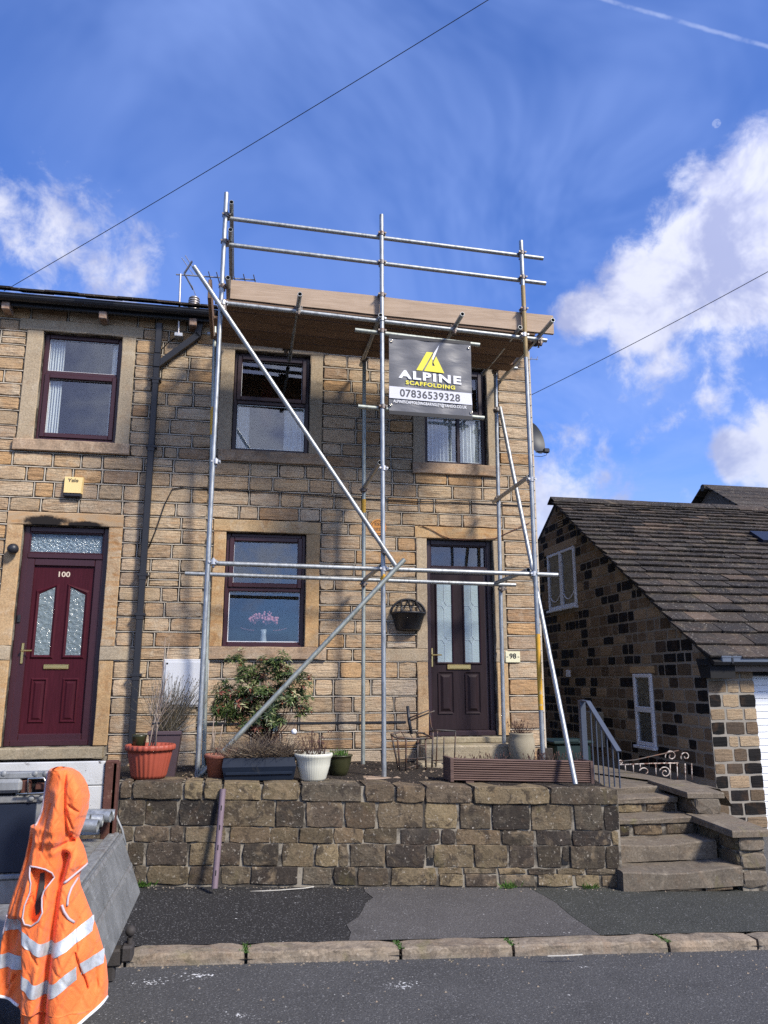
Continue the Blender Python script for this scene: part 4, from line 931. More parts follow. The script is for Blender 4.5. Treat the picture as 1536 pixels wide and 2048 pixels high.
# ================================================================= scaffold
TR = .0242
sc = thing('scaffold', (1.4, -.9, .93), 'galvanised tube scaffold with timber platform in front of house 98', 'scaffold')
def tubep(name, a, b, mat='tube', r=TR):
    q = MB(); q.tube(a, b, r, 16, hollow=True); return q.build(name, mat, sc, fix=False)
def coupler(P, d1, d2, mat='coupler', off=None):
    """two collars round tubes along d1 and d2, joined by a block, with bolts"""
    P = Vector(P); d1, d2 = Vector(d1).normalized(), Vector(d2).normalized(); nrm = d1.cross(d2); nrm = nrm.normalized() if nrm.length > .1 else d1.orthogonal().normalized()
    q = MB(); o = nrm*TR
    q.tube(P-o-d1*.024, P-o+d1*.024, TR+.007, 14); q.tube(P+o-d2*.024, P+o+d2*.024, TR+.007, 14)
    for c, d, e in ((P-o, d1, d2), (P+o, d2, d1)):
        for s in (-1, 1):
            b = c+e*s*(TR+.012); q.tube(b-nrm*.026, b+nrm*.026, .0065, 8); q.tube(b-nrm*.034, b-nrm*.024, .012, 6); q.tube(b+nrm*.024, b+nrm*.034, .012, 6)
    return q.build('coupler', mat, sc)
YO, YI = -1.5, -.30
SX = [-.295, 1.42, 3.058]
tops = [5.225+1.85, 5.157+1.85, 5.017+1.85]; feet = [.942, .945, .95]
lean = [(.0, -.03), (0, .012), (0, 0)]
tubep('standard', PY(394, 1560, YO), PY(453, 386, YO)); tubep('standard', PY(768, 1553, YO), PY(763, 430, YO)); tubep('standard', PY(1086, 1522, YO), PY(1042, 482, YO))
tubep('standard', PY(407, 1545, YI), PY(430, 652, YI), 'tube_green'); tubep('standard', PY(726, 1530, YI), PY(728.5, 712, YI), 'tube_green'); tubep('standard', PY(1008, 1487, YI), PY(990.5, 737, YI))
LO, LI = YO+2*TR, YI-2*TR
tubep('ledger', PY(430, 604, LO), PY(1093, 681, LO)); tubep('ledger', PY(415, 668, LI), PY(1034, 737, LI))
tubep('ledger', PY(412, 1126, LO), PY(1115, 1150, LO)); tubep('ledger', PY(370, 1147, LI), PY(1031, 1170, LI))
tubep('guardrail', PY(452, 436, LO), PY(1086, 517, LO)); tubep('guardrail', PY(450, 488.5, LO), PY(1091, 567, LO))
zl = PY(760, 646, LO).z
for px, py, e in ((600, 588, -1.74), (925, 628, -1.74), (1106, 640, -1.78)):      # platform transoms, ends standing out
    a = PY(px, py, e); tubep('transom', a, Vector((a.x, -.02, a.z-.012)))
for i, x in enumerate((SX[1]-.03, SX[2]-.06)):
    z = zl+.045; tubep('transom', (x, -1.55, z-.1*0), (x, -.15, z))
for i, (px, py) in enumerate(((768, 1132), (1063, 1140))):      # lower and middle lift transoms
    a = PY(px-6, py, LO+.03); tubep('transom', a, Vector((a.x, YI+.12, a.z-.01)))
for px, py in ((760, 925), (1058, 953)):
    a = PY(px, py, LO+.03); tubep('transom', a, Vector((a.x, YI+.10, a.z-.01)))
for px, py in ((463, 404), (461, 459), (456, 555)):
    a = PY(px, py, -1.66); tubep('end_rail', a, Vector((a.x, -.12, a.z)))
tubep('banner_tube', PY(710, 660, -1.445), PY(959, 690, -1.445), 'tube_green'); tubep('banner_tube', PY(716, 813, -1.445), PY(968, 836, -1.445), 'tube_green')
tubep('brace', PY(388, 533, -1.575), PY(792, 1133, -1.575)); tubep('brace', PY(403, 1549, -1.58), PY(809, 1119, -1.625), 'tube_green')
rk0, rk1 = PY(1000, 815, YI-.05), PY(1151, 1569, -2.075); tubep('raker', rk0, rk1)
# couplers
for px, py, Yc in ((453, 433, YO), (763, 470, YO), (1042, 508, YO), (450, 486, YO), (763, 527, YO), (1044, 557, YO), (763, 592, YO), (1046, 620, YO), (446, 575, YO), (763, 664, YO), (765, 815, YO)):
    coupler(PY(px, py, YO+TR), Z_, X_)
for px, py in ((447, 608), (763, 640), (1047, 672), (427, 1125), (767, 1138), (1066, 1148), (432, 925), (766, 938), (1061, 960)):
    coupler(PY(px, py, YO+TR), Z_, X_, 'coupler_lt')
for px, py in ((430, 672), (728, 720), (990, 742), (727, 980), (996, 997), (727, 1168), (1003, 1178), (993, 820)):
    coupler(PY(px, py, YI-TR), Z_, X_)
coupler(PY(447, 618, -1.54), Vector((0, 0, 1)), Vector((.55, 0, -.8))); coupler(PY(769, 1103, -1.54), Z_, Vector((.55, 0, -.8)))
coupler(PY(768, 1157, -1.565), Z_, Vector((.7, 0, .72)), 'yellowpaint'); coupler(PY(405, 1543, -1.54), Z_, Vector((.7, 0, .72)), 'tube_green')
for px, py in ((597, 622), (908, 660), (1079, 683)): coupler(PY(px, py, LO-.0), X_, Y_)
for px, py in ((572, 700), (820, 722)): coupler(PY(px, py, LI), X_, Y_)
# painted lengths on tubes
def band(p0, p1, mat): q = MB(); q.tube(p0, p1, TR+.0012, 16, cap=False); return q.build('paint_band', mat, sc)
s0, s1 = PY(1086, 1522, YO), PY(1042, 482, YO)
def along(py):
    t = (1522-py)/1040; return s0.lerp(s1, t)
band(PY(1081.7, 1420, YO), PY(1075.25, 1268, YO), 'yellowpaint'); band(PY(1051.9, 715, YO), PY(1045.8, 572, YO), 'brownpaint'); band(PY(727.3, 1026, YI), PY(727.6, 999, YI), 'yellowpaint'); band(PY(424, 870, YI), PY(425.5, 815, YI), 'yellowpaint')
# boards
bl_, br_ = -.40, 3.27
tz0, tz1 = PY(460, 597, -1.44), PY(1106, 668, -1.44); tsl = (tz1.z-tz0.z)/(tz1.x-tz0.x)
def zpl(x): return tz0.z+tsl*(x-tz0.x)-.042       # underside of the platform boards
zb = zpl(-.4)
rb = random.Random(2)
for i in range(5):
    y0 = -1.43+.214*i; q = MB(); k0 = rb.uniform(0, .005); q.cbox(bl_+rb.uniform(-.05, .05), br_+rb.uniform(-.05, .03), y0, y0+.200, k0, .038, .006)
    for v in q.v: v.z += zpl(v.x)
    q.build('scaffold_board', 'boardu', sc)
a, b, c_, d_ = PY(462, 560, -1.44), PY(1106, 632, -1.44), PY(460, 597, -1.44), PY(1106, 668, -1.44)
q = MB(); n = 20; vs = []
for i in range(n+1):
    t = i/n
    for y in (-1.445, -1.407): vs += [(a.x+(b.x-a.x)*t, y, c_.z+(d_.z-c_.z)*t+.002*math.sin(i*1.3)), (a.x+(b.x-a.x)*t, y, a.z+(b.z-a.z)*t+.003*math.sin(i))]
q.add(vs, [(4*i, 4*i+4, 4*i+5, 4*i+1) for i in range(n)]+[(4*i+2, 4*i+3, 4*i+7, 4*i+6) for i in range(n)]+[(4*i+1, 4*i+5, 4*i+7, 4*i+3) for i in range(n)]+[(4*i, 4*i+2, 4*i+6, 4*i+4) for i in range(n)]+[(0, 1, 3, 2), (4*n, 4*n+2, 4*n+3, 4*n+1)])
q.build('toe_board', 'board', sc)
q = MB(); q.cbox(-.47, -.432, -1.40, -.36, zb+.04, zb+.265, .006); q.build('toe_board', 'boardu', sc)
q = MB(); q.cbox(-.415, -.41+.038, -1.38, -.14, zb-.02, zb+.19, .006); 
# sole boards
for nm, (px, py), Yc, lx, lab in (('c', (768, 1553), YO, .32, 'timber sole board under the middle front scaffold post'), ('i', (726, 1532), YI, .34, 'timber sole board under the middle back scaffold post')):
    p = PY(px, py, Yc); q = MB(); q.cbox(p.x-lx*.62, p.x+lx*.45, Yc-.11, Yc+.11, p.z-.04, p.z-.002, .006); q.build('sole_board', 'board', None, lab, 'board', 'sole boards')

# ---- banner
ba, bb, bc, bd = PY(779, 676, -1.475), PY(942, 694, -1.475), PY(777, 821, -1.475), PY(944, 829, -1.475)
BX0, BX1 = (ba.x+bc.x)/2, (bb.x+bd.x)/2; BZ0, BZ1 = 4.685+.0, 0
BZ1 = ba.z; BZ0 = bc.z; slope = ((bb.z-ba.z)+(bd.z-bc.z))/2/(BX1-BX0)
U = Vector((1, 0, slope)).normalized(); V = Z_.copy(); O = Vector((BX0, -1.478, BZ0)); BW = (BX1-BX0)/U.x; BH = BZ1-BZ0
bn = thing('banner', O, 'dark grey advertising banner with yellow peak logo tied to the scaffold', 'banner')
q = MB(); n, m_ = 40, 30
for side, dy in ((0, 0.), (1, .004)):
    vs = [O+U*(BW*i/n)+V*(BH*j/m_)+Y_*(dy+.003*math.sin(i*.45+j*.2)+.0022*math.sin(j*.9-i*.3)) for j in range(m_+1) for i in range(n+1)]
    q.add(vs, [(j*(n+1)+i, j*(n+1)+i+1, (j+1)*(n+1)+i+1, (j+1)*(n+1)+i) for j in range(m_) for i in range(n)], True)
q.build('sheet', 'banner', bn, fix=False)
F = -Y_*.0085
def bp(u, v): return O+U*(BW*u)+V*(BH*v)+F
def bpoly(pts, mat, name, lift=0.):
    q = MB(); q.add([bp(u, v)-Y_*lift for u, v in pts], [tuple(range(len(pts)))]); return q.build(name, mat, bn, fix=False)
# measured in the zoomed view of the print (x 255-1295 across, y 262 top-left .. 1150 bottom-left, falling 112 across)
def zm(x, y):
    u = (x-255)/1040; top = 235+128*u; bot = 1140+66*u; return u, 1-(y-top)/(bot-top)
bpoly([zm(*p) for p in ((255, 842), (1285, 942), (1292, 1078), (255, 988))], 'bannersilver', 'silver_strip', .0005)
bpoly([zm(*p) for p in ((725, 430), (805, 440), (668, 660), (592, 650))], 'inkyellow', 'logo_slab')
bpoly([zm(*p) for p in ((808, 462), (790, 600), (826, 608), (808, 560), (845, 488), (945, 696), (690, 662))], 'inkyellow', 'logo_peak')
bpoly([zm(*p) for p in ((888, 345), (868, 400), (806, 535), (794, 520), (812, 452))], 'inkwhite', 'logo_spire', .0008)
def bline(text, x0, yb0, x1, yb1, h, mat, off, space=1.0):
    a, b = zm(x0, yb0), zm(x1, yb1); A, B = bp(*a)-Y_*.001, bp(*b)-Y_*.001; hh = BH*h/905
    lettering(text, bn, A, (B-A).normalized(), V, (B-A).length, hh, mat, off, 'lettering', space)
bline('ALPINE', 370, 742, 1160, 838, 104, 'inkwhite', .045, 1.22); bline('SCAFFOLDING', 460, 822, 1080, 896, 50, 'inkyellow', .035, 1.15)
bline('07836539328', 385, 975, 1140, 1045, 100, 'inkgrey', .025, 1.05); bline('ALPINESCAFFOLDINGBARNSLEY@YAHOO.CO.UK', 305, 1054, 1222, 1132, 48, 'inkwhite', .016, 1.08)
for z0, z1, nm in ((1.0, 1.045, 't'), (-.05, .0, 'b')):
    q = MB(); q.prism([(0, BH*z0), (BW, BH*z0), (BW, BH*z1), (0, BH*z1)], U, V, -Y_, O, -.008, .004); q.build('hem', 'banner_hem', bn)
for u, v in ((.03, .955), (.975, .955), (.02, .075), (.985, .05)):
    c = bp(u, v); q = MB(); q.sweep([c+X_*.012*math.cos(k*math.pi/6)+Z_*.012*math.sin(k*math.pi/6)-Y_*.002 for k in range(13)], .0045, 6); q.build('eyelet', 'chrome', bn)

# ================================================================= garden wall
gw = thing('garden_wall', (1.3, WY, 0), 'sooty old stone retaining wall between the terrace and the pavement', 'wall')
def wz(x, f): return zt(x)*(1-f)+zw(x)*f
q = MB(); xs = [-4.2+i*.2 for i in range(40)]; xs = [x for x in xs if x < 3.56]+[3.56]
vs = []
for x in xs: vs += [(x, WY+.003, zw(x)-.15), (x, WY+.003, zt(x)-.02), (x, WY+.30, zt(x)-.02), (x, WY+.30, zw(x)-.15)]
n = len(xs)-1; q.add(vs, [(4*i+k, 4*i+4+k, 4*i+4+(k+1) % 4, 4*i+(k+1) % 4) for i in range(n) for k in range(4)]+[(0, 1, 2, 3), (4*n+3, 4*n+2, 4*n+1, 4*n)])
core = q.build('core', 'mortar_dark', gw)
rows = [
 (.0, .170, [(241, 264), (266, 365), (368, 406), (408, 443), (446, 522), (525, 599), (602, 723), (730, 789), (791, 848), (851, 943), (946, 1096), (1099, 1234)]),
 (.178, .428, [(237, 288), (290, 353), (359, 436), (437, 549), (552, 607), (613, 685), (691, 750), (756, 846), (851, 913), (920, 980), (984, 1058), (1062, 1143), (1148, 1203), (1208, 1237)]),
 (.437, .582, [(237, 265), (270, 338), (341, 366), (369, 451), (459, 539), (542, 595), (598, 665), (668, 725), (728, 794), (801, 879), (882, 910), (913, 1001), (1004, 1067), (1072, 1141), (1144, 1220), (1224, 1237)]),
 (.592, .805, [(257, 288), (293, 374), (379, 426), (439, 481), (487, 557), (564, 625), (632, 675), (677, 695), (700, 768), (772, 849), (867, 946), (949, 1013), (1018, 1068), (1074, 1122), (1139, 1208), (1212, 1237)]),
 (.815, .98, [(267, 291), (295, 376), (378, 429), (442, 499), (502, 595), (605, 662), (668, 711), (716, 776), (782, 872)]),
 (.815, .868, [(875, 924), (927, 993), (996, 1051), (1056, 1110), (1113, 1169), (1172, 1231)]),
 (.875, .985, [(879, 925), (930, 994), (999, 1070), (1075, 1144), (1150, 1200), (1202, 1235)]),
 (.592, .735, [(853, 865)]), (.592, .745, [(1125, 1136)])]
rg = random.Random(41)
def gstone(x0, x1, f0, f1, cop=False):
    xm = (x0+x1)/2; zt0, zb0 = wz(xm, f0), wz(xm, f1); sl = -.038*(1-(f0+f1)/2)-.049*(f0+f1)/2
    if cop:
        vs, fs = stone_geo(x1-x0-.002, zt0-zb0, rg, proud=rg.uniform(.018, .030), back=.34, cham=.006, rough=.004, slope=sl, irregular=.006)
    else: vs, fs = stone_geo(x1-x0+.006, zt0-zb0+.006, rg, proud=rg.uniform(.003, .014), back=.05, cham=.006, rough=.004, slope=sl, irregular=.007)
    mesh_obj('stone', [X_*a+Z_*b-Y_*c for a, b, c in vs], fs, 'garden', gw, Vector((xm, WY, (zt0+zb0)/2)))
def gX(px, f):
    y = 1565+(1772-1565)*f; return PY(px, y, WY).x
for f0, f1, bl in rows:
    for a, b in bl: gstone(gX(a, (f0+f1)/2), gX(b, (f0+f1)/2), f0, f1, f0 == 0)
for f0, f1 in ((0, .17), (.178, .428), (.437, .582), (.592, .805), (.815, .98)):       # the part behind the lorry
    xe = gX(236 if f0 < .5 else 255, (f0+f1)/2); x = -4.0
    for u0, u1 in split(-4.0, xe, rg, .28, .55, .02): gstone(u0, u1, f0, f1, f0 == 0)
for px, py in ((860, 1723), (1130, 1722)):
    p = PY(px, py, WY-.002); q = MB(); q.box(p.x-.028, p.x+.028, WY-.004, WY+.02, p.z-.03, p.z+.03); q.build('weep_hole', 'dark', gw)

# ================================================================= steps up to the side path
st = thing('stone_steps', (4.1, -1.6, 0), 'worn stone steps climbing beside the garden wall', 'steps')
treads = [(-2.22, .0, .150), (-1.9, .165, .322), (-1.6, .315, .492), (-1.3, .485, .645), (-1.02, .638, .712)]
for i, (y, z0, z1) in enumerate(treads):
    q = MB(); xr = (4.70, 4.66, 4.66, 4.64, 4.66)[i]; n = 14; vs = []; th = (.17, .17, .055, .06, .07)[i]; worn = (.034, .030, .010, .007, .005)[i]
    prof = [(.55, z1-th), (0.0, z1-th), (-.003, z1-th*.5), (-.004, z1-.012), (.008, z1-.001), (.05, z1), (.55, z1+.004)]
    for k in range(n+1):
        t = k/n; x = 3.50+(xr-3.50)*t; dip = worn*math.sin(math.pi*min(1, max(0, t*1.05)))**1.5
        for j, (dy, z) in enumerate(prof): vs.append((x, y+dy+rg.uniform(-.004, .004)-(.035 if i in (0, 1) and False else 0), z-(dip if j in (3, 4, 5) else 0)+rg.uniform(-.003, .003)))
    m_ = len(prof); q.add(vs, [(k*m_+j, k*m_+j+1, (k+1)*m_+j+1, (k+1)*m_+j) for k in range(n) for j in range(m_-1)]+[tuple(range(m_)), tuple(range(n*m_, (n+1)*m_))[::-1]], False)
    q.build('tread', 'step', st)
    if th < .1:
        for u0, u1 in split(3.50, xr, rg, .28, .42, .02):
            put_stone('riser_stone', st, Vector(((u0+u1)/2, y+.03, (z0+z1-th)/2)), X_, -Y_, u1-u0, z1-th-z0-.012, rg, 'garden', proud=.012, back=.1, cham=.012, rough=.006)
        q = MB(); q.box(3.5, xr, y+.032, y+.2, z0-.1, z1-th+.01); q.build('backing', 'mortar_dark', st)
for u0, u1 in split(3.62, 4.62, rg, .2, .4, .02): put_stone('packing_stone', st, Vector(((u0+u1)/2, -2.20, -.03)), X_, -Y_, u1-u0, .05, rg, 'garden', proud=.01, back=.1, cham=.01, rough=.005)
# right-hand stepped parapet
pp = thing('step_parapet', (4.85, -1.7, 0), 'stepped stone parapet with slab copings on the right of the steps', 'wall')
def pier(x0, x1, y0, y1, z0, z1, rowsn):
    q = MB(); q.box(x0+.012, x1-.012, y0+.012, y1, z0-.1, z1); q.build('core', 'mortar_dark', pp)
    for k in range(rowsn):
        a, b = z0+(z1-z0)*k/rowsn, z0+(z1-z0)*(k+1)/rowsn
        for u0, u1 in (split(x0, x1, rg, .15, .3, .012)): put_stone('stone', pp, Vector(((u0+u1)/2, y0, (a+b)/2)), X_, -Y_, u1-u0, b-a-.012, rg, 'step', proud=.012, back=.03, cham=.014, rough=.008, irregular=.006)
        for u0, u1 in split(y0, y1, rg, .2, .4, .014): put_stone('stone', pp, Vector((x0, (u0+u1)/2, (a+b)/2)), -Y_, -X_, u1-u0, b-a-.012, rg, 'garden', proud=.010, back=.03, cham=.014, rough=.008)
pier(4.70, 4.98, -2.2, -1.55, -.05, .42, 3); pier(4.68, 4.98, -1.55, -.85, -.05, .66, 4)
def slab(name, parent, pts, t, mat):
    q = MB(); n = len(pts); vs = [Vector(p) for p in pts]; vs2 = [v-Z_*t for v in vs]; c = sum(vs, Vector())/n
    ins = [v+(c-v)*.03 for v in vs]; q.add(vs2+[v-Z_*.012 for v in vs]+ins, [tuple(range(n))]+[(i, (i+1) % n, n+(i+1) % n, n+i) for i in range(n)]+[(n+i, n+(i+1) % n, 2*n+(i+1) % n, 2*n+i) for i in range(n)]+[tuple(range(2*n, 3*n))]); return q.build(name, mat, parent)
slab('coping_slab', pp, [(4.62, -2.24, .465), (5.02, -2.24, .46), (5.04, -1.48, .50), (4.60, -1.48, .505)], .06, 'step')
slab('coping_slab', pp, [(4.60, -1.56, .715), (5.02, -1.56, .705), (5.04, -.80, .74), (4.58, -.80, .75)], .055, 'step')
# handrail
hr = thing('handrail', (3.6, -1.6, .9), 'blue grey metal handrail with thin balusters beside the steps', 'railing')
A0, A1, A2 = PX(1163, 1401, 3.55), PX(1176, 1403, 3.55), PX(1238, 1503, 3.60)
def bar(q, a, b, w1, w2):
    a, b = Vector(a), Vector(b); dd = (b-a).normalized(); sd = X_ if abs(dd.x) < .9 else Y_; up = sd.cross(dd).normalized(); q.prism([(-w1/2, -w2/2), (w1/2, -w2/2), (w1/2, w2/2), (-w1/2, w2/2)], sd, up, dd, a, 0, (b-a).length)
q = MB(); bar(q, A0, A1, .05, .014); bar(q, A1, A2, .05, .014); q.build('top_rail', 'rail', hr)
q = MB(); q.cbox(A0.x-.03, A0.x+.03, A0.y-.03, A0.y+.03, .80, A0.z, .004); q.build('post', 'rail', hr)
for i in range(6):
    t = (i+.4)/5.6; p = A1.lerp(A2, t); q = MB(); q.tube((p.x, p.y, .85 if p.y < -1.9 else .80), p, .0075, 8); q.build('baluster', 'rail', hr)
# old scrolled iron rail against the gable
sr = thing('scroll_railing', (5.2, -.2, .8), 'flaking white wrought iron railing with scrolls below the gable', 'railing')
SY = -.12
def sp(x, y): return PY(x, y, SY)
q = MB(); q.sweep([sp(1236, 1530), sp(1300, 1527), sp(1356, 1526)], .008, 6); q.build('rail', 'scroll', sr)
q = MB(); q.sweep([sp(1237, 1523), sp(1270, 1520), sp(1310, 1511), sp(1357, 1501)], .008, 6); q.build('sloping_rail', 'wire', sr)
for x, y0, y1 in ((1250, 1528, 1542), (1266, 1528, 1546), (1280, 1528, 1540), (1311, 1528, 1552), (1340, 1527, 1558), (1354, 1527, 1561), (1370, 1527, 1564), (1383, 1527, 1560)):
    q = MB(); q.sweep([sp(x, y0), sp(x+1, y1)], .007, 6); q.build('baluster', 'scroll', sr)
def spiral(cx, cy, r, turns, a0, sg=1):
    return [sp(cx+sg*r*(1-t*.8)*math.cos(a0+t*turns*6.283), cy+r*(1-t*.8)*math.sin(a0+t*turns*6.283)) for t in [i/26 for i in range(27)]]
for cx, cy, r, tn, a0, sg in ((1330, 1545, 12, 1.4, 3.4, 1), (1290, 1545, 12, .6, 3.4, 1), (1342, 1512, 12, 1.2, 2.8, 1), (1371, 1513, 10, 1.1, 2.6, 1), (1240, 1524, 5, 1.2, 1.5, -1)):
    q = MB(); q.sweep(spiral(cx, cy, r, tn, a0, sg), .007, 6); q.build('scroll', 'scroll', sr)

# ================================================================= cottage with the long roof (right)
GX, RY, RZ, EY, EZ, BY, BZ = 5.944, 4.47, 5.235, -.16, 2.16, 7.3, 3.55
ct = thing('stone_cottage', (7.5, 3, 0), 'chequered stone cottage with long mossy stone slate roof and garage on the right', 'house')
S_ = (RZ-EZ)/(RY-EY)
def roofz(y): return EZ+(y-EY)*S_ if y < RY else RZ-(y-RY)*(RZ-BZ)/(BY-RY)
q = MB(); 
q.prism([(0, -.2), (7.2, -.2), (7.2, roofz(7.2)-.06), (RY, RZ-.06), (0, roofz(0)-.06)], Y_, Z_, -X_, (GX+.004, 0, 0), -.3, 0); gwall = q.build('gable_wall', 'mortar_grey', ct)
def onG(px, py): p = PX(px, py, GX); return p.y, p.z
w1 = (3.76, 5.0, 3.155, 4.235); w2 = (1.37, 1.89, .905, 1.935)
rects = [(w1[0]-.02, w1[1]+.02, w1[2]-.07, w1[3]+.17), (w2[0]-.02, w2[1]+.02, w2[2]-.06, w2[3]+.12)]
rg2 = random.Random(77); rest = MB(); cand = []
z = -.05; 
while z < RZ:
    hgt = rg2.uniform(.145, .18); z1 = z+hgt
    ymax = 7.1 if z1 < roofz(7.1) else (BY-(z1-BZ)*(BY-RY)/(RZ-BZ)); ymin = 0.0 if z1 < roofz(0)-.05 else EY+(z1-EZ)/S_+.06
    if ymax-ymin > .15:
        for a, b in free(ymin, ymax-.05, z, z1, rects):
            for u0, u1 in split(a, b, rg2, .14, .42, .030): cand.append((u0, u1, z, z1))
    z = z1
cand = [c for c in cand if c[3] > .70]
cand.sort(key=lambda c: c[0]); nkeep = 270
for k, (u0, u1, a, b) in enumerate(cand):
    vs, fs = stone_geo(u1-u0, b-a-.030, rg2, proud=.004, back=.01, cham=.004, rough=.002)
    P = Vector((GX, (u0+u1)/2, (a+b)/2)); vv = [-Y_*p_+Z_*q_-X_*c_ for p_, q_, c_ in vs]
    if k < nkeep: mesh_obj('stone', vv, fs, 'gable', gwall, P)
    else: rest.add([v+P for v in vv], fs, rnd=rg2.random())
rm = Mat('reclaimed_stone_far'); at = rm.n('ShaderNodeAttribute', attribute_name='rnd').outputs['Fac']
rc = rm.ramp(at, [(0, (.012, .011, .011)), (.44, (.018, .016, .015)), (.45, (.11, .08, .052)), (.55, (.25, .175, .105)), (.66, (.16, .11, .070)), (.78, (.32, .23, .14)), (.88, (.12, .085, .06)), (1, (.28, .205, .13))])
rm.set(col=rm.mix(.3, rc, rm.vmath('MULTIPLY', rc, rm.ramp(rm.noise(rm.pos, 30, 4), [(.3, (.4,)*3), (.7, (1.6,)*3)]))), rough=.9, spec=.2)
if rest.v: rest.build('stonework', rm.m, gwall, kind='stuff')
def lint_g(y0, y1, z0, z1, mat): q = MB(); q.cbox(GX-.012, GX+.05, y0, y1, z0, z1, .006); return q.build('lintel', mat, ct)
lint_g(w1[0]-.12, w1[1]+.15, w1[3]+.01, w1[3]+.16, 'dressed'); lint_g(w2[0]-.10, w2[1]+.10, w2[3]+.01, w2[3]+.11, 'ochre')
def gwin(y0, y1, z0, z1, vertical, tz=None):
    wn = part('window', ct); q = MB()
    def fb(a, b, c, d_, t0=-.03, t1=.03): q.cbox(GX+t0, GX+t1, a, b, c, d_, .006)
    fb(y0, y0+.055, z0, z1); fb(y1-.055, y1, z0, z1); fb(y0+.05, y1-.05, z0+.001, z0+.055, -.029); fb(y0+.05, y1-.05, z1-.055, z1-.001, -.029)
    if vertical: m0 = (y0+y1)/2; fb(m0-.05, m0+.05, z0+.05, z1-.05, -.032)
    else: fb(y0+.05, y1-.05, tz-.04, tz+.04, -.032)
    q.build('frame', 'white', wn)
    q = MB(); q.cbox(GX-.075, GX+.02, y0-.03, y1+.03, z0-.045, z0-.002, .006); q.build('sill', 'white', wn)
    q = MB(); q.box(GX-.004, GX+.001, y0+.045, y1-.045, z0+.045, z1-.045); q.build('pane', 'glass', wn)
    q = MB(); q.add([(GX+.0045, y0+.02, z0+.02), (GX+.0045, y1-.02, z0+.02), (GX+.0045, y1-.02, z1-.02), (GX+.0045, y0+.02, z1-.02)], [(0, 1, 2, 3)]); q.build('backing', 'dark', wn, fix=False)
    return wn
wn = gwin(*w1, True); 
q = MB()
for k in range(2):
    yy = 3.85+.62*k; q.sweep([(GX-.006, yy+.5*t, 3.42-.12*math.sin(math.pi*t)) for t in [i/10 for i in range(11)]], .012, 5)
q.build('blind_edge', 'curtain', wn)
gwin(*w2, False, 1.42)
p = PX(1138, 1347, GX); q = MB(); q.cbox(GX-.03, GX+.01, p.y-.07, p.y+.07, p.z-.06, p.z+.06, .006); q.build('vent_cover', 'white', ct)
q = MB(); a = PX(1198, 1458, GX); q.cbox(GX-.16, GX, a.y-.22, a.y+.22, a.z-.28, a.z+.28, .012); q.build('meter_cabinet', 'stone_pot', ct)
p = PX(1121, 1042, GX)
for k in range(5): q = MB(); q.cbox(GX-.02, GX+.01, p.y-.11, p.y+.11, p.z-.10+k*.045, p.z-.075+k*.045, .003); q.build('air_brick_slat', 'dressed', ct)
# front (garage) wall: pier left of the door
q = MB(); q.box(GX+.006, 6.60, .004, .30, -.4, 2.10); fwall = q.build('front_wall', 'mortar_grey', ct)
z = -.12
while z < 1.98:
    hgt = min(rg2.uniform(.15, .185), 2.02-z)
    for u0, u1 in split(GX-.004, 6.62, rg2, .14, .30, .024): put_stone('stone', fwall, Vector(((u0+u1)/2, 0, z+hgt/2)), X_, -Y_, u1-u0, hgt-.026, rg2, 'gable', proud=.005, back=.01, cham=.004, rough=.002)
    z += hgt
q = MB(); q.box(6.63, 9.2, .14, .18, -.35, 1.92); gd = q.build('garage_door', 'garage', ct)
for k in range(24): q = MB(); q.cbox(6.635, 9.195, .125, .142, -.10+k*.0855, -.10+k*.0855+.080, .006); q.build('slat', 'garage', gd)
q = MB(); q.box(GX-.1, 9.4, -.14, .02, 2.03, 2.06); q.build('soffit', 'dark', ct)
q = MB(); q.box(6.6, 9.4, .0, .3, 1.90, 2.12); q.build('beam', 'dark', ct)
fx = PY(1440, 1306, -.24).x
q = MB(); q.cbox(fx, 9.6, -.165, -.14, 1.95, 2.13, .004); q.build('fascia', 'fascia', ct)
q = MB(); q.cbox(fx, 9.6, -.27, -.168, 2.055, 2.135, .010); q.cbox(fx-.006, 9.6, -.276, -.262, 2.12, 2.145, .004); gt = q.build('gutter', 'gutter_blue', ct)
q = MB(); q.cbox(fx+.13, fx+.16, -.276, -.166, 2.05, 2.15, .004); q.build('gutter_joint', 'pipe', ct)
q = MB(); q.prism([(0, 0), (0, -.22), (.22, -.22), (.30, .03)], Y_, Z_, X_, (GX-.06, -.18, 2.09), 0, .35); q.build('eaves_box', 'dark', ct)
# roof
SV = Vector((0, RY-EY, RZ-EZ)).normalized(); NV = Vector((0, -SV.z, SV.y)); SL = math.hypot(RY-EY, RZ-EZ); XR = 10.6
q = MB(); a = Vector((GX-.05, EY-.12, EZ-.12*S_)); q.prism([(0, 0), (XR-GX+.05, 0), (XR-GX+.05, SL+.14), (0, SL+.14)], X_, SV, NV, a, -.06, -.012)
q.prism([(0, 0), (XR-GX, 0), (XR-GX, 3.3), (0, 3.3)], X_, Vector((0, BY-RY, BZ-RZ)).normalized(), Vector((0, .51, .86)), (GX, RY, RZ), -.06, .02); roof = q.build('roof', 'dark', ct)
rs = random.Random(19); dsl = -.0; row = 0; E0 = Vector((GX-.09, EY-.10, EZ-.10*S_))
gauges = []; d0 = 0
while d0 < SL-.02:
    g = .33-.19*min(1, d0/SL)**.8+rs.uniform(-.012, .012); gauges.append((d0, g)); d0 += g
nsl = 0; farsl = MB()
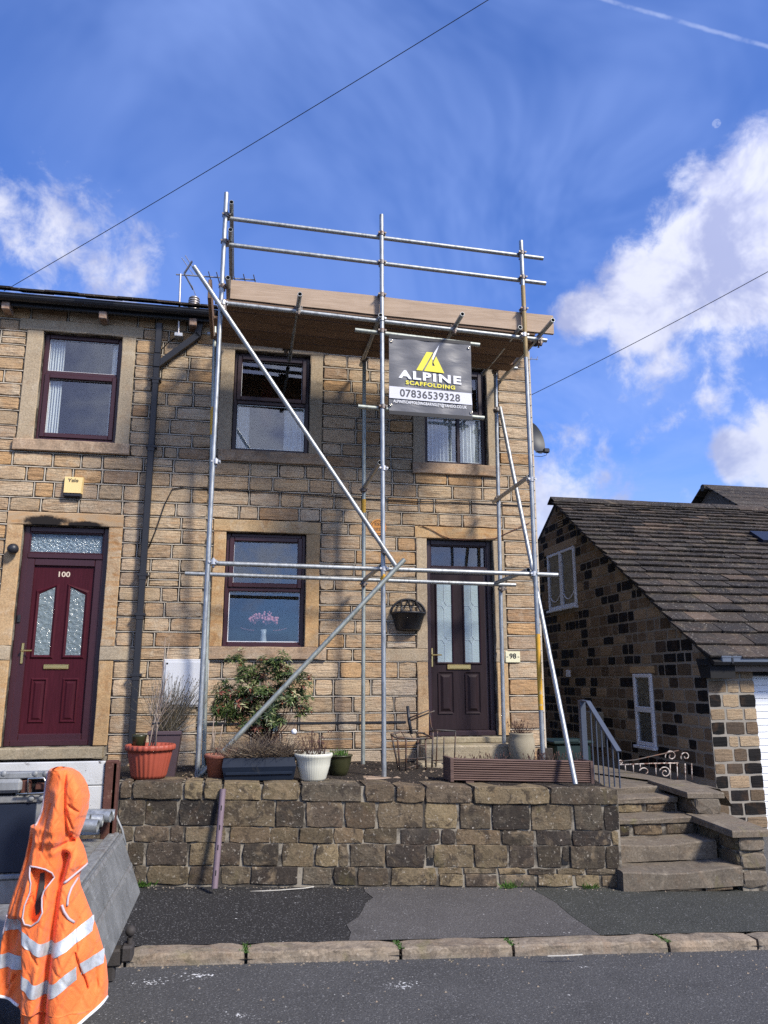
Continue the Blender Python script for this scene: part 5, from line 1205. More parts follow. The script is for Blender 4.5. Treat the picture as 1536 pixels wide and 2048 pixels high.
for d0, g in gauges:
    x = rs.uniform(-.05, .0)
    while x < XR-GX:
        wd = rs.uniform(.28, .62)*(1.05-.35*d0/SL); L = min(g+.07, SL+.1-d0); lift = .042+rs.uniform(0, .020); th = rs.uniform(.022, .034); j = rs.uniform(-.014, .014); sk = rs.uniform(-.006, .006)
        P0 = E0+X_*(x+.004)+SV*(d0+j); 
        vs = []
        for (u, v, nh) in ((0, 0, lift+rs.uniform(-.004, .004)), ((wd-.009)*.5, rs.uniform(-.008, .008), lift+rs.uniform(-.003, .004)), (wd-.009, sk, lift+rs.uniform(-.004, .004)), (wd-.009, L, .004), (0, L, .004)):
            vs += [P0+X_*u+SV*v+NV*(nh-th), P0+X_*u+SV*v+NV*nh]
        fs = [(1, 3, 5, 7, 9), (0, 8, 6, 4, 2)]+[(2*i, 2*i+1, (2*i+3) % 10, (2*i+2) % 10) for i in range(5)]
        if x+GX < 9.6 and nsl < 300: q = MB(); q.add(vs, fs); q.build('slate', 'slate', roof); nsl += 1
        else: farsl.add(vs, fs)
        x += wd
if farsl.v: farsl.build('slates_beyond', 'slate', roof, kind='stuff')
x = GX-.12
while x < XR:
    wd = rs.uniform(.5, .75); q = MB(); q.prism([(-.17, -.085), (-.15, -.055), (0, .045), (.15, -.055), (.17, -.085), (0, .01)], Y_, Z_, X_, (x+.004, RY, RZ+.03+rs.uniform(-.005, .008)), 0, wd-.01); q.build('ridge_stone', 'slate', roof); x += wd
# verge underside and mortar fillet on gable edge
q = MB(); q.prism([(-.02, 0), (SL+.1, 0), (SL+.1, .03), (-.02, .03)], SV, NV, X_, (GX-.045, EY-.06, EZ-.10), 0, .05); q.build('verge', 'mortar_dark', ct)
def on_roof(px, py):
    d = pray(px, py); P = Vector((GX, EY, EZ)); return CAM_LOC+d*((P-CAM_LOC).dot(NV)/d.dot(NV))
b0 = on_roof(1524, 1090); q = MB(); q.prism([(0, 0), (.7, 0), (.7, .42), (0, .42)], X_, SV, NV, b0, .0, .10); q.build('roof_light', 'navy', ct)
# house beyond
ap = PY(1412, 974, 10.0); hb = thing('far_house', (ap.x+2, 10, 0), 'dark gabled house roof rising behind the cottage ridge', 'house')
q = MB(); q.prism([(-3.2, -5.5), (3.2, -5.5), (3.2, -2.05), (0, -.05), (-3.2, -2.05)], Y_, Z_, X_, (ap.x+.12, 10, ap.z), 0, .3); q.build('gable_wall', 'slate', hb)
dn = Vector((0, -3.3, -2.1)).normalized(); nf = Vector((0, -2.1, 3.3)).normalized()
for side in (1, -1):
    dv = Vector((0, dn.y*side, dn.z)); nv = Vector((0, nf.y*side, nf.z))
    for k in range(13):
        q = MB(); P0 = Vector((ap.x-.1, 10, ap.z))+dv*(.12+k*.29); q.prism([(0, 0), (6.5, 0), (6.5, .36), (0, .36)], X_, dv, (nv+dv*.12).normalized(), P0+nv*.01, .02, .06); q.build('tile_course', 'slate', hb)
q = MB(); q.tube((ap.x-.12, 10, ap.z-.03), (ap.x+6.5, 10, ap.z-.03), .10, 12); q.build('ridge', 'slate', hb)

# ================================================================= pots and plants on the terrace
def pot(name, c, prof, mat, label, soil_r=None, soil_z=None, n=32, flute=0., nf=0, rim=None):
    t = thing(name, c, label, 'plant pot', 'pots on the terrace'); q = MB(); q.lathe(prof, c, n, flute, nf); q.build('pot', mat, t, fix=False)
    if rim: q = MB(); q.lathe(rim, c, n); q.build('rim', mat, t, fix=False)
    if soil_r: q = MB(); q.lathe([(soil_r, 0), (soil_r*.5, .012), (0.001, .015)], Vector(c)+Z_*soil_z, 20); q.build('soil', 'soil', t, fix=False)
    return t
def stems(mb, c, n, L, spread, rr, r=.0025, bend=.3, lean=(0, 0), rx=.05, ry=.05, heads=0., head_r=.006, rmin=0.):
    c = Vector(c)
    for i in range(n):
        a = rr.uniform(0, 6.283); b = c+Vector((math.cos(a)*rx*rr.random()**.5, math.sin(a)*ry*rr.random()**.5, 0))
        l = L*rr.uniform(.55, 1.0); o = Vector((rr.gauss(0, spread)+lean[0], rr.gauss(0, spread)*.7+lean[1], 1)).normalized()
        k = Vector((rr.gauss(0, bend), rr.gauss(0, bend), rr.gauss(0, bend*.4)-bend*.2))*l*.35
        pts = [b, b+o*l*.35+k*.1, b+o*l*.7+k*.45, b+o*l+k]
        rnd = rr.uniform(.02, 1); mb.sweep(pts, r, 3, rnd, .5)
        if heads and rr.random() < heads:
            p = pts[-1]; mb.add([p+Vector((head_r, 0, 0)), p+Vector((-head_r*.5, head_r*.8, 0)), p+Vector((-head_r*.5, -head_r*.8, 0)), p+Z_*head_r*2.2, p-Z_*head_r*1.4], [(0, 1, 3), (1, 2, 3), (2, 0, 3), (1, 0, 4), (2, 1, 4), (0, 2, 4)], False, rnd*.4)
rp = random.Random(15)
# terracotta pot at the left
c = PY(297, 1556, -1.88); c.z = zt(c.x)
k = .002
t = pot('plant_pot', c, [(0.001, .0), (.135, .0), (.150, .03), (.185, .205), (.187, .235), (.205, .235), (.212, .245), (.213, .275), (.204, .283), (.190, .28), (.183, .25), (.15, .23), (0.001, .23)], 'terracotta', 'large terracotta plastic pot of bare tied canes on the wall end', .18, .235, 156, .018, 26)
q = MB()
for i in range(9):
    b = c+Vector((rp.uniform(-.02, .05), rp.uniform(-.04, .04), .23)); m1 = c+Vector((.035+rp.uniform(-.02, .02), rp.uniform(-.02, .02), .47)); e = m1+Vector((rp.uniform(-.06, .12), rp.uniform(-.1, .1), rp.uniform(.15, .75)*(1 if i > 2 else .4)))
    q.sweep([b, m1, m1.lerp(e, .5)+Vector((rp.uniform(-.01, .01), 0, 0)), e], .0065 if i < 6 else .0035, 6, rp.uniform(.1, 1), .4)
for i in range(26):
    b = c+Vector((rp.uniform(-.03, .1), rp.uniform(-.06, .06), rp.uniform(.4, .6))); e = b+Vector((rp.uniform(-.12, .22), rp.uniform(-.1, .1), rp.uniform(.1, .32))); q.sweep([b, b.lerp(e, .5)+Vector((.01, 0, .02)), e], .002, 3, rp.uniform(.1, 1), .5)
q.build('canes', 'twig', t); q = MB(); q.tube(c+Vector((.0, 0, .455)), c+Vector((.07, 0, .462)), .012, 8); q.build('tie', 'black', t)
# small olive pot standing behind it
c2 = c+Vector((-.09, .16, 0)); c2.z = zt(c2.x)+.0
pot('plant_pot', c2+Vector((-.02, -.06, .24)), [(0.001, 0), (.052, 0), (.064, .10), (.066, .115), (.058, .115), (.05, .03), (.001, .03)], 'olive_glaze', 'little olive green pot sitting in the back of the terracotta pot', .056, .09, 20)
# tall brown square planter with dried lavender
c = Vector((PY(330, 1500, -1.25).x, -1.25, .95)); t = thing('square_planter', c, 'tall dark brown square planter of dried lavender behind the terracotta pot', 'planter')
q = MB(); q.add([c+Vector(p) for p in ((-.105, -.105, 0), (.105, -.105, 0), (.105, .105, 0), (-.105, .105, 0), (-.15, -.15, .42), (.15, -.15, .42), (.15, .15, .42), (-.15, .15, .42), (-.13, -.13, .42), (.13, -.13, .42), (.13, .13, .42), (-.13, .13, .42), (-.13, -.13, .37), (.13, -.13, .37), (.13, .13, .37), (-.13, .13, .37))], [(0, 1, 2, 3)]+[(i+4*k_, (i+1) % 4+4*k_, (i+1) % 4+4*k_+4, i+4*k_+4) for k_ in range(3) for i in range(4)]+[(12, 13, 14, 15)]); q.build('box', 'brown_planter', t)
q = MB(); q.cbox(c.x-.155, c.x+.155, c.y-.158, c.y-.135, c.z+.39, c.z+.425, .004); q.build('rim', 'brown_planter', t)
q = MB(); stems(q, c+Vector((.02, 0, .38)), 260, .60, .30, rp, .0020, .22, (.22, -.1), .12, .10, .5, .0055); stems(q, c+Vector((-.02, 0, .38)), 90, .50, .45, rp, .0022, .3, (.05, -.1), .1, .1)
for i in range(7):
    b = c+Vector((.05, -.02, .40)); e = b+Vector((rp.uniform(.14, .34), rp.uniform(-.15, .05), rp.uniform(.02, .22))); q.sweep([b, b.lerp(e, .5)-Z_*.015, e], .0045, 4, 1.0, .5)
q.build('stems', 'lavender', t)
# pieris in a grey bowl
c = Vector((PY(537, 1520, -1.05).x, -1.05, .94)); t = thing('pieris_shrub', c, 'bushy evergreen shrub with bronze tips in a grey bowl', 'shrub')
q = MB(); q.lathe([(.001, 0), (.13, 0), (.17, .10), (.18, .20), (.19, .21), (.17, .215), (.16, .18), (.001, .18)], c, 28); q.build('bowl', 'zinc_bowl', t, fix=False)
q = MB(); q.lathe([(.165, .185), (.08, .2), (.001, .2)], c, 18); q.build('soil', 'soil', t, fix=False)
cl = [(473, 1322), (560, 1318), (545, 1328), (500, 1340), (575, 1345), (480, 1352), (530, 1350), (452, 1372), (505, 1372), (560, 1370), (592, 1375), (440, 1392), (470, 1395), (500, 1398), (540, 1390), (575, 1395), (596, 1398), (436, 1412), (455, 1420), (480, 1405), (515, 1408), (545, 1405), (600, 1420), (440, 1425), (470, 1432), (540, 1425), (555, 1435), (585, 1385), (525, 1330), (598, 1360), (500, 1445), (520, 1425), (560, 1410), (485, 1420), (505, 1355), (555, 1345), (515, 1385), (490, 1378), (462, 1408), (535, 1440)]
lf = MB(); sm_ = MB(); base = c+Z_*.2
for px, py in cl:
    for rep in range(2):
        ctr = PY(px, py, -1.05+rp.uniform(-.24, .24)) if rep else PY(px, py, -1.05+rp.uniform(-.10, .10)-.1)
        ctr += Vector((rp.uniform(-.03, .03), 0, rp.uniform(-.03, .03)))
        mid = base.lerp(ctr, .55)+Vector((rp.uniform(-.04, .04), 0, -.03)); sm_.sweep([base+Vector((rp.uniform(-.02, .02), rp.uniform(-.02, .02), 0)), base.lerp(mid, .5)+Vector((0, 0, .03)), mid, ctr], .0055, 4, rp.uniform(.0, .35)+.01, .35)
        for w_ in range(7):
            o = ctr+Vector((rp.gauss(0, .040), rp.gauss(0, .05), rp.gauss(0, .036))); axd = (o-c-Z_*.25+Vector((0, -.15, .1))).normalized(); tip = rp.random()
            for i in range(12):
                a = 6.283*i/12+rp.uniform(-.3, .3); s1 = axd.orthogonal().normalized(); s2 = axd.cross(s1); dd = (s1*math.cos(a)+s2*math.sin(a))*rp.uniform(.7, 1.1)+axd*rp.uniform(-.1, .7)-Z_*.25
                rn = rp.uniform(.0, .80) if tip > .13 else rp.uniform(.78, 1.0); leaf(lf, o+axd*rp.uniform(-.02, .01), dd, axd, rp.uniform(.05, .085), rp.uniform(.014, .022), max(.01, rn))
sm_.build('stems', 'deadflower', t, fix=False); lf.build('leaves', 'pieris', t, fix=False)
a = PY(548, 1452, -1.1); q = MB(); q.box(a.x-.02, a.x+.035, -1.10, -1.097, a.z-.05, a.z+.03); q.build('tag', 'moon_white', t); 
# blue trough with dead heather
x0, x1 = PY(443, 1557, -1.92).x, PY(591, 1557, -1.92).x; zb_ = zt(.3)+.002
t = thing('trough', ((x0+x1)/2, -1.85, zb_), 'navy blue plastic trough of dead brown heather on the wall', 'trough')
q = MB(); ht_ = .19; q.add([(x0+.03, -1.93, zb_), (x1-.02, -1.93, zb_), (x1-.02, -1.72, zb_), (x0+.03, -1.72, zb_), (x0, -1.955, zb_+ht_*.62), (x1, -1.955, zb_+ht_*.62), (x1, -1.68, zb_+ht_*.62), (x0, -1.68, zb_+ht_*.62), (x0+.01, -1.91, zb_+ht_), (x1-.01, -1.91, zb_+ht_), (x1-.01, -1.69, zb_+ht_), (x0+.01, -1.69, zb_+ht_), (x0+.03, -1.89, zb_+ht_), (x1-.03, -1.89, zb_+ht_), (x1-.03, -1.71, zb_+ht_), (x0+.03, -1.71, zb_+ht_), (x0+.03, -1.89, zb_+ht_-.04), (x1-.03, -1.89, zb_+ht_-.04), (x1-.03, -1.71, zb_+ht_-.04), (x0+.03, -1.71, zb_+ht_-.04)], [(0, 1, 2, 3)]+[(i+4*k_, (i+1) % 4+4*k_, (i+1) % 4+4*k_+4, i+4*k_+4) for k_ in range(4) for i in range(4)]+[(16, 17, 18, 19)]); q.build('body', 'blue_trough', t)
q = MB(); q.cbox(x0+.03, x1-.03, -1.955, -1.935, zb_+.05, zb_+.075, .004); q.build('ledge', 'blue_trough', t)
q = MB()
for xx in (x0+.14, x0+.30, x0+.44, x0+.56, x0+.36): stems(q, (xx, -1.80, zb_+ht_-.04), 190, .26, .85, rp, .0026, .9, (0, -.15), .10, .06)
q.build('heather', 'drygrass', t)
# cream pot, olive pot, pots behind the trough
c = PY(626, 1557, -1.86); c.z = zt(c.x)
t = pot('plant_pot', c, [(.001, 0), (.105, 0), (.118, .02), (.150, .13), (.158, .19), (.170, .205), (.176, .222), (.172, .238), (.160, .238), (.150, .21), (.001, .20)], 'cream_pot', 'ribbed cream pot of dead stems on the garden wall', .150, .205, 120, .008, 40)
q = MB(); stems(q, c+Z_*.20, 60, .24, .35, rp, .0028, .35, (0, 0), .12, .1, .6, .008); q.build('dead_stems', 'deadflower', t)
q = MB(); q.sweep([c+Vector((-.10, 0, .2)), c+Vector((-.15, -.02, .34)), c+Vector((-.18, -.04, .42))], .003, 4, .8); q.build('stalk', 'twig', t); q = MB(); q.ball(c+Vector((-.185, -.045, .43)), .026, 8, 5); q.build('white_bloom', 'white', t)
c = PY(677, 1533, -1.35); c.z = .925
t = pot('plant_pot', c, [(.001, 0), (.075, 0), (.10, .06), (.125, .16), (.128, .19), (.140, .195), (.138, .205), (.122, .20), (.001, .19)], 'olive_glaze', 'olive glazed pot with small green shoots beside the cream pot', .12, .19, 32)
q = MB()
for i in range(70): a = rp.uniform(0, 6.28); r_ = .10*rp.random()**.5; leaf(q, c+Vector((r_*math.cos(a), r_*math.sin(a), .19)), Vector((rp.gauss(0, .35), rp.gauss(0, .35), 1)), Y_, rp.uniform(.04, .09), .008, rp.uniform(.02, 1))
q.build('shoots', 'weed', t, fix=False)
for i, (px, py, Yp, r_, h_, mt, lab) in enumerate(((434, 1556, -1.72, .115, .21, 'terracotta_old', 'terracotta pot half hidden behind the leaning brace foot'), (452, 1515, -1.15, .105, .19, 'terracotta_old', 'faded clay pot behind the trough at the left'), (424, 1518, -1.35, .075, .15, 'olive_glaze', 'small dark pot with thin canes behind the front left post'), (498, 1527, -1.25, .11, .16, 'cream_pot', 'low cream bowl behind the blue trough'))):
    c = PY(px, py, Yp); c.z = max(.925, min(c.z, 1.0)); t = pot('plant_pot', c, [(.001, 0), (r_*.68, 0), (r_*.93, h_*.82), (r_*1.02, h_*.84), (r_*1.04, h_), (r_*.94, h_), (r_*.9, h_*.85), (.001, h_*.85)], mt, lab, r_*.9, h_*.87, 28)
    q = MB()
    if i == 2:
        for k_ in range(4): q.sweep([c+Vector((rp.uniform(-.03, .05), 0, .1)), c+Vector((rp.uniform(-.02, .09), 0, rp.uniform(.35, .5)))], .004, 5, .8)
        q.build('canes', 'twig', t)
    else: stems(q, c+Z_*h_*.85, 30, .16, .6, rp, .002, .5, (0, 0), r_*.6, r_*.6); q.build('dead_stems', 'drygrass', t)
# wooden decking planter at the right
x0, x1 = PY(903, 1560, -1.88).x, PY(1186, 1566, -1.88).x; zz0, zz1 = zt(x0)+.006, zt(x1)+.006; hp = .205; PO = .15
t = thing('wooden_planter', ((x0+x1)/2, -1.9, zz1), 'long ribbed purple-brown timber planter on the wall', 'planter')
sl = (zz1-zz0)/(x1-x0); UU = Vector((1, 0, sl)).normalized()
for k_ in range(2):
    q = MB(); pr = []; n = 5; L = (x1-x0)/UU.x
    for j in range(n*2+1):
        pr.append((.011 if j % 2 == 0 else 0., .012+k_*hp/2+hp/2*j/(n*2)*.97))
    vs = [Vector((x0, -2.03+PO+y_, zz0+z_))+UU*e for e in (0, L) for y_, z_ in pr]+[Vector((x0, -2.0+PO, zz0+z_))+UU*e for e in (0, L) for z_ in (pr[0][1], pr[-1][1])]
    m_ = len(pr); q.add(vs, [(j, j+1, m_+j+1, m_+j) for j in range(m_-1)]+[(m_-1, 2*m_+1, 2*m_+3, 2*m_-1), (0, m_, 2*m_+2, 2*m_)]); q.build('plank', 'decking', t, fix=True)
for e in (x0-.012, x1-.02):
    q = MB(); z_ = zz0+(e-x0)*sl; 
    q.cbox(e, e+.035, -2.035+PO, -1.62, z_+.0, z_+hp+.01, .004); q.build('end_board', 'decking', t)
q = MB(); q.cbox(x0, x1, -1.64, -1.61, zz1, zz1+hp, .004); q.build('back_plank', 'decking', t); q = MB(); q.add([(x0, -1.86, zz0+hp-.03), (x1, -1.86, zz1+hp-.03), (x1, -1.63, zz1+hp-.03), (x0, -1.63, zz0+hp-.03)], [(0, 1, 2, 3)]); q.build('soil', 'soil', t)
for px in (945, 1150):
    p = PY(px, 1568, -1.95); q = MB(); q.cbox(p.x-.04, p.x+.04, -1.87, -1.65, zt(p.x)-.002, zt(p.x)+.022, .003); q.build('foot', 'decking', t)
q = MB()
for px in (922, 960, 985, 1005, 1070, 1090, 1105, 1130, 1165): p = PY(px, 1525, -1.88); stems(q, (p.x, -1.76, zz1+hp-.03), 14, .13, .4, rp, .0032, .4, (0, 0), .05, .05, .7, .007)
q.build('dead_sedum', 'deadflower', t, kind='stuff')
# clay pot by the door
c = PY(1044, 1515, -.55); c.z = .93
t = pot('plant_pot', c, [(.001, 0), (.10, 0), (.135, .06), (.150, .16), (.145, .26), (.130, .30), (.138, .315), (.136, .33), (.122, .33), (.115, .28), (.001, .28)], 'stone_pot', 'pale weathered clay pot of dead stalks beside the dark door', .115, .29, 32)
q = MB(); stems(q, c+Z_*.28, 50, .22, .5, rp, .003, .5, (0, 0), .09, .09, .4, .008)
for i in range(40): a = rp.uniform(0, 6.28); leaf(q, c+Vector((.07*math.cos(a), .07*math.sin(a), .30)), Vector((math.cos(a), math.sin(a), .8)), Z_, .07, .014, rp.uniform(.4, 1))
q.build('dead_leaves', 'deadflower', t, fix=False)
# wall basket
p = PY(820, 1232, -.12); t = thing('wall_basket', (p.x, -.1, p.z-.15), 'dark half-round hanging planter on the wall by the door', 'planter')
q = MB(); n = 16; vs = []
for r_, z_ in ((.0, -.165), (.13, -.165), (.15, -.15), (.205, .03), (.218, .03), (.218, .05), (.200, .05), (.19, .02), (0, .0)):
    vs += [(p.x+r_*math.cos(math.pi+math.pi*k_/n), -.004+r_*1.0*math.sin(math.pi+math.pi*k_/n), p.z+z_) for k_ in range(n+1)]
m_ = n+1; q.add(vs, [(i*m_+k_, i*m_+k_+1, (i+1)*m_+k_+1, (i+1)*m_+k_) for i in range(8) for k_ in range(n)], True); q.build('bowl', 'black', t)
q = MB(); 
arc = [(p.x+.21*math.cos(math.pi*k_/14), -.02, p.z+.04+.17*math.sin(math.pi*k_/14)) for k_ in range(15)]; q.sweep(arc, .014, 6)
for f in (.3, .5, .7): q.sweep([(p.x+.21*math.cos(math.pi*f)*.7, -.02, p.z+.20), (p.x+.20*math.cos(math.pi*f), -.19, p.z+.05)], .014, 6)
q.build('frame', 'black', t)
q = MB(); stems(q, (p.x, -.10, p.z+.01), 140, .12, .9, rp, .002, .9, (0, 0), .17, .08); q.build('dead_trailing', 'drygrass', t)
# wire garden chair and folded wire frame by the step
t = thing('wire_chair', PY(850, 1548, -.9), 'old thin wire garden chair standing by the doorstep', 'chair'); CY = -.95
def cw(pts, r=.006, nm='wire', m='wire'): q = MB(); q.sweep([PY(x, y, Y__) for x, y, Y__ in pts], r*1.45, 5); return q.build(nm, m, t)
cw([(815, 1412, -.72), (818, 1440, -.74), (823, 1468, -.78)], .013, 'backrest', 'black')
cw([(818, 1442, -.75), (860, 1425, -.75), (869, 1422, -.75)], .006, 'backrest'); cw([(818, 1436, -.78), (858, 1420, -.78), (862, 1453, -.78), (866, 1462, -.78)], .006, 'backrest')
cw([(782, 1469, -.95), (790, 1475, -1.05), (836, 1478, -1.05), (866, 1476, -.9), (845, 1466, -.75), (800, 1464, -.75), (782, 1469, -.95)], .007, 'seat')
for k_ in range(5): cw([(788+k_*15, 1464, -.76), (796+k_*15, 1477, -1.04)], .003, 'seat_wire')
for a_, b_ in (((783, 1470), (797, 1538)), ((795, 1476), (800, 1541)), ((851, 1476), (852, 1541)), ((836, 1477), (834, 1538)), ((866, 1464), (864, 1535)), ((812, 1476), (812, 1541))): cw([(*a_, -.95), (*b_, -.95)], .007, 'leg')
cw([(796, 1520, -.95), (852, 1515, -.95), (866, 1516, -.9)], .004, 'stretcher'); cw([(800, 1540, -.95), (836, 1530, -.95)], .004, 'stretcher'); cw([(783, 1492, -.95), (851, 1490, -.95)], .004, 'stretcher')
t = thing('wire_plant_stand', PY(888, 1525, -.7), 'thin wire frame of a plant stand left of the timber planter', 'plant stand')
cw([(858, 1463, -.7), (876, 1460, -.8), (911, 1462, -.8), (911, 1462, -.6), (858, 1463, -.7)], .005, 'top'); 
for a_, b_ in (((875, 1462), (872, 1533)), ((911, 1463), (909, 1520)), ((888, 1475), (887, 1528))): cw([(*a_, -.75), (*b_, -.75)], .005, 'leg')
cw([(866, 1521, -.75), (909, 1519, -.75)], .004, 'stretcher')
# dark tub in the side passage
c = PY(1130, 1500, .8); t = thing('garden_tub', c, 'dark green plastic bin lid in the passage behind the planter', 'bin'); q = MB(); tz_ = PY(1130, 1482, .6).z; q.cbox(c.x-.22, c.x+.28, .6, 1.1, .70, tz_-.035, .03); q.build('body', 'bin', t); q = MB(); q.cbox(c.x-.25, c.x+.31, .57, 1.13, tz_-.04, tz_, .012); q.cbox(c.x-.05, c.x+.1, .56, .60, tz_-.02, tz_+.02, .01); q.build('lid', 'bin', t)
# leaning lilac steel angle
a, b = PY(429, 1777, WY-.20), PY(446, 1578, WY-.045); t = thing('steel_channel', a, 'lilac painted steel channel leaning on the garden wall', 'channel')
dd = (b-a).normalized(); sd = X_-dd*dd.x; sd.normalize(); nn_ = dd.cross(sd); q = MB(); L = (b-a).length
q.prism([(.026*math.cos(math.pi*1.35*k_/12+.2), .026*math.sin(math.pi*1.35*k_/12+.2)) for k_ in range(13)]+[(.021*math.cos(math.pi*1.35*k_/12+.2), .021*math.sin(math.pi*1.35*k_/12+.2)) for k_ in range(12, -1, -1)], sd, -nn_ if nn_.y > 0 else nn_, dd, a, 0, L); q.build('channel', 'purple', t)
for f in (.15, .4, .6, .8): p = a.lerp(b, f); q = MB(); o_ = -nn_ if nn_.y > 0 else nn_; q.prism([(-.004, -.02), (.004, -.02), (.004, .02), (-.004, .02)], sd, dd, o_, p, .0255, .0275); q.build('slot', 'dark', t)
# weeds and litter
for px, py, n_, lab in ((284, 1768, 90, 'bright green weed tuft at the wall foot by the lorry panel'), (1016, 1765, 60, 'small green weed at the foot of the wall below the planter'), (1180, 1771, 30, 'low weed by the foot of the steps')):
    p = PY(px, py, WY-.02); p.z = zw(p.x)+.0; q = MB(); t = thing('weed', p, lab, 'weed', 'weeds along the wall')
    for i in range(n_): leaf(q, p+Vector((rp.gauss(0, .035), rp.uniform(-.03, .0), 0)), Vector((rp.gauss(0, .6), rp.gauss(-.2, .4), 1)), Y_, rp.uniform(.02, .06 if py == 1768 else .09), rp.uniform(.008, .014), rp.uniform(.02, 1))
    q.build('leaves', 'weed', t, fix=False)
for px, lab in ((492, 'moss in the kerb joint below the trough'), (802, 'moss in the kerb joint below the middle of the wall'), (1028, 'moss in the kerb joint below the timber planter'), (1340, 'moss in the kerb joint below the steps')):
    p = PY(px, 1900, KY); q = MB(); t = thing('moss_tuft', (p.x, KY+.08, zk(p.x)), lab, 'moss', 'moss in the kerb joints')
    for i in range(70): leaf(q, Vector((p.x+rp.gauss(0, .012), KY+rp.uniform(.0, .19), zk(p.x)-.012)), Vector((rp.gauss(0, .7), rp.gauss(0, .6), .8)), Y_, rp.uniform(.008, .022), .008, rp.uniform(.02, .6))
    q.build('leaves', 'weed', t, fix=False)
lit = [((500, 1783), (560, 1780), (610, 1776), (628, 1773)), ((1095, 1912), (1130, 1911), (1165, 1909))]
for i, pts in enumerate(lit):
    q = MB(); q.sweep([PZ(x, y, (.13 if i == 0 else .0)+.006)+Z_*.0 for x, y in pts], .004, 4); q.build('stray_twig', 'litter', None, ['pale stray twig on the dark pavement by the wall', 'pale stray twig in the gutter below the kerb'][i], 'twig')
q = MB(); n_ = 0
for i in range(420):
    x = rp.uniform(-1, 4.6); 
    if i % 3 == 0: y = WY-abs(rp.gauss(0, .05))-.03; z = zw(x)
    elif i % 3 == 1: y = KY-abs(rp.gauss(0, .06))-.012; z = zr(x)
    else: y = rp.uniform(-4.9, KY); z = zr(x)-.004*(abs(y)-3.5)
    s = rp.uniform(.003, .010); q.add([(x-s, y-s*.7, z), (x+s, y-s*.6, z), (x+s*.8, y+s*.6, z), (x-s*.7, y+s*.7, z), (x, y, z+s*.9)], [(0, 1, 4), (1, 2, 4), (2, 3, 4), (3, 0, 4)])
q.build('grit', 'kerb', None, 'loose grit and crumbs along wall foot and gutter', 'grit', kind='stuff')
q = MB()
for i in range(900):
    x = rp.uniform(-.9, 3.5); y = rp.uniform(-2.0, -.15); s = rp.uniform(.006, .020); z = .925+(zt(x)-.94)*max(0, (-1.0-y))/1.1*.6 if y > -1.75 else zt(x)-.008
    a = rp.uniform(0, 3.14); dx, dy = math.cos(a)*s, math.sin(a)*s
    q.add([(x-dx, y-dy, z), (x+dy*.6, y-dx*.6, z+s*.5*rp.random()), (x+dx, y+dy, z+s*.4), (x-dy*.6, y+dx*.6, z), (x, y, z+s*.9)], [(0, 1, 4), (1, 2, 4), (2, 3, 4), (3, 0, 4)], rnd=rp.uniform(.02, 1))
q.build('leaf_litter', 'drygrass', None, 'dead leaves and bark scattered over the terrace soil', 'leaf litter', kind='stuff')

# ================================================================= lorry at the kerb (rear part in view)
FYt, NYt, BXr, FZ = -4.1, -5.9, -.665, .952
lo = thing('flatbed_lorry', (-2.0, -5.0, .1), 'flatbed lorry rear with white boards and grey tailgate at the left edge', 'lorry')
q = MB(); q.cbox(-4.2, BXr, NYt, FYt, FZ-.07, FZ-.02, .006); q.build('bed_floor', 'truckgrey', lo)
q = MB(); q.cbox(BXr-.05, BXr+.012, NYt, FYt, FZ-.10, FZ+.01, .006); q.build('rear_beam', 'truckgrey', lo)
sb = part('side_board', lo); zt2 = PY(100, 1523, FYt).z
for k_ in range(3):
    h_ = (zt2-FZ)/3; q = MB(); q.cbox(-4.2, -.76, FYt-.02, FYt+.012, FZ+k_*h_+.002, FZ+(k_+1)*h_-.002, .004); q.build('plank', 'whiteboard', sb)
q = MB(); p0, p1 = PY(213, 1523, FYt).x, PY(240, 1523, FYt).x
q.cbox(p0, p0+.07, FYt-.04, FYt+.04, .92, zt2, .004); q.cbox(p1-.032, p1, FYt-.04, FYt+.045, .86, zt2-.01, .004); q.cbox(p0+.06, p1-.02, FYt+.02, FYt+.04, .92, zt2-.02, .004); q.build('rear_post', 'rust', lo)
# tailgate hanging down at the rear
hA = Vector((BXr+.012, FYt, FZ)); lA = Vector((BXr+.142, FYt, .621)); dv = (lA-hA); L = dv.length; dv.normalize(); nv = Y_.cross(dv).normalized()
q = MB(); q.prism([(0, 0), (NYt-FYt, 0), (NYt-FYt, L), (0, L)], Y_, dv, nv, hA, -.012, .012); q.build('tailgate', 'alu', lo)
for f in (.02, .5): q = MB(); q.prism([(-.02, f*L), (NYt-FYt+.02, f*L), (NYt-FYt+.02, f*L+.02), (-.02, f*L+.02)], Y_, dv, nv, hA, -.02, -.0122); q.build('tailgate_rib', 'truckgrey', lo)
q = MB(); q.sweep([(BXr-.02, FYt+.03, FZ+.10), (BXr+.02, FYt+.035, FZ+.02), (BXr+.05, FYt+.02, FZ-.07)], .008, 6); q.build('tailgate_stay', 'latch', lo)
q = MB(); q.ball((BXr-.02, FYt-.10, FZ-.02), .035, 10, 7); q.build('hinge_boss', 'truckgrey', lo)
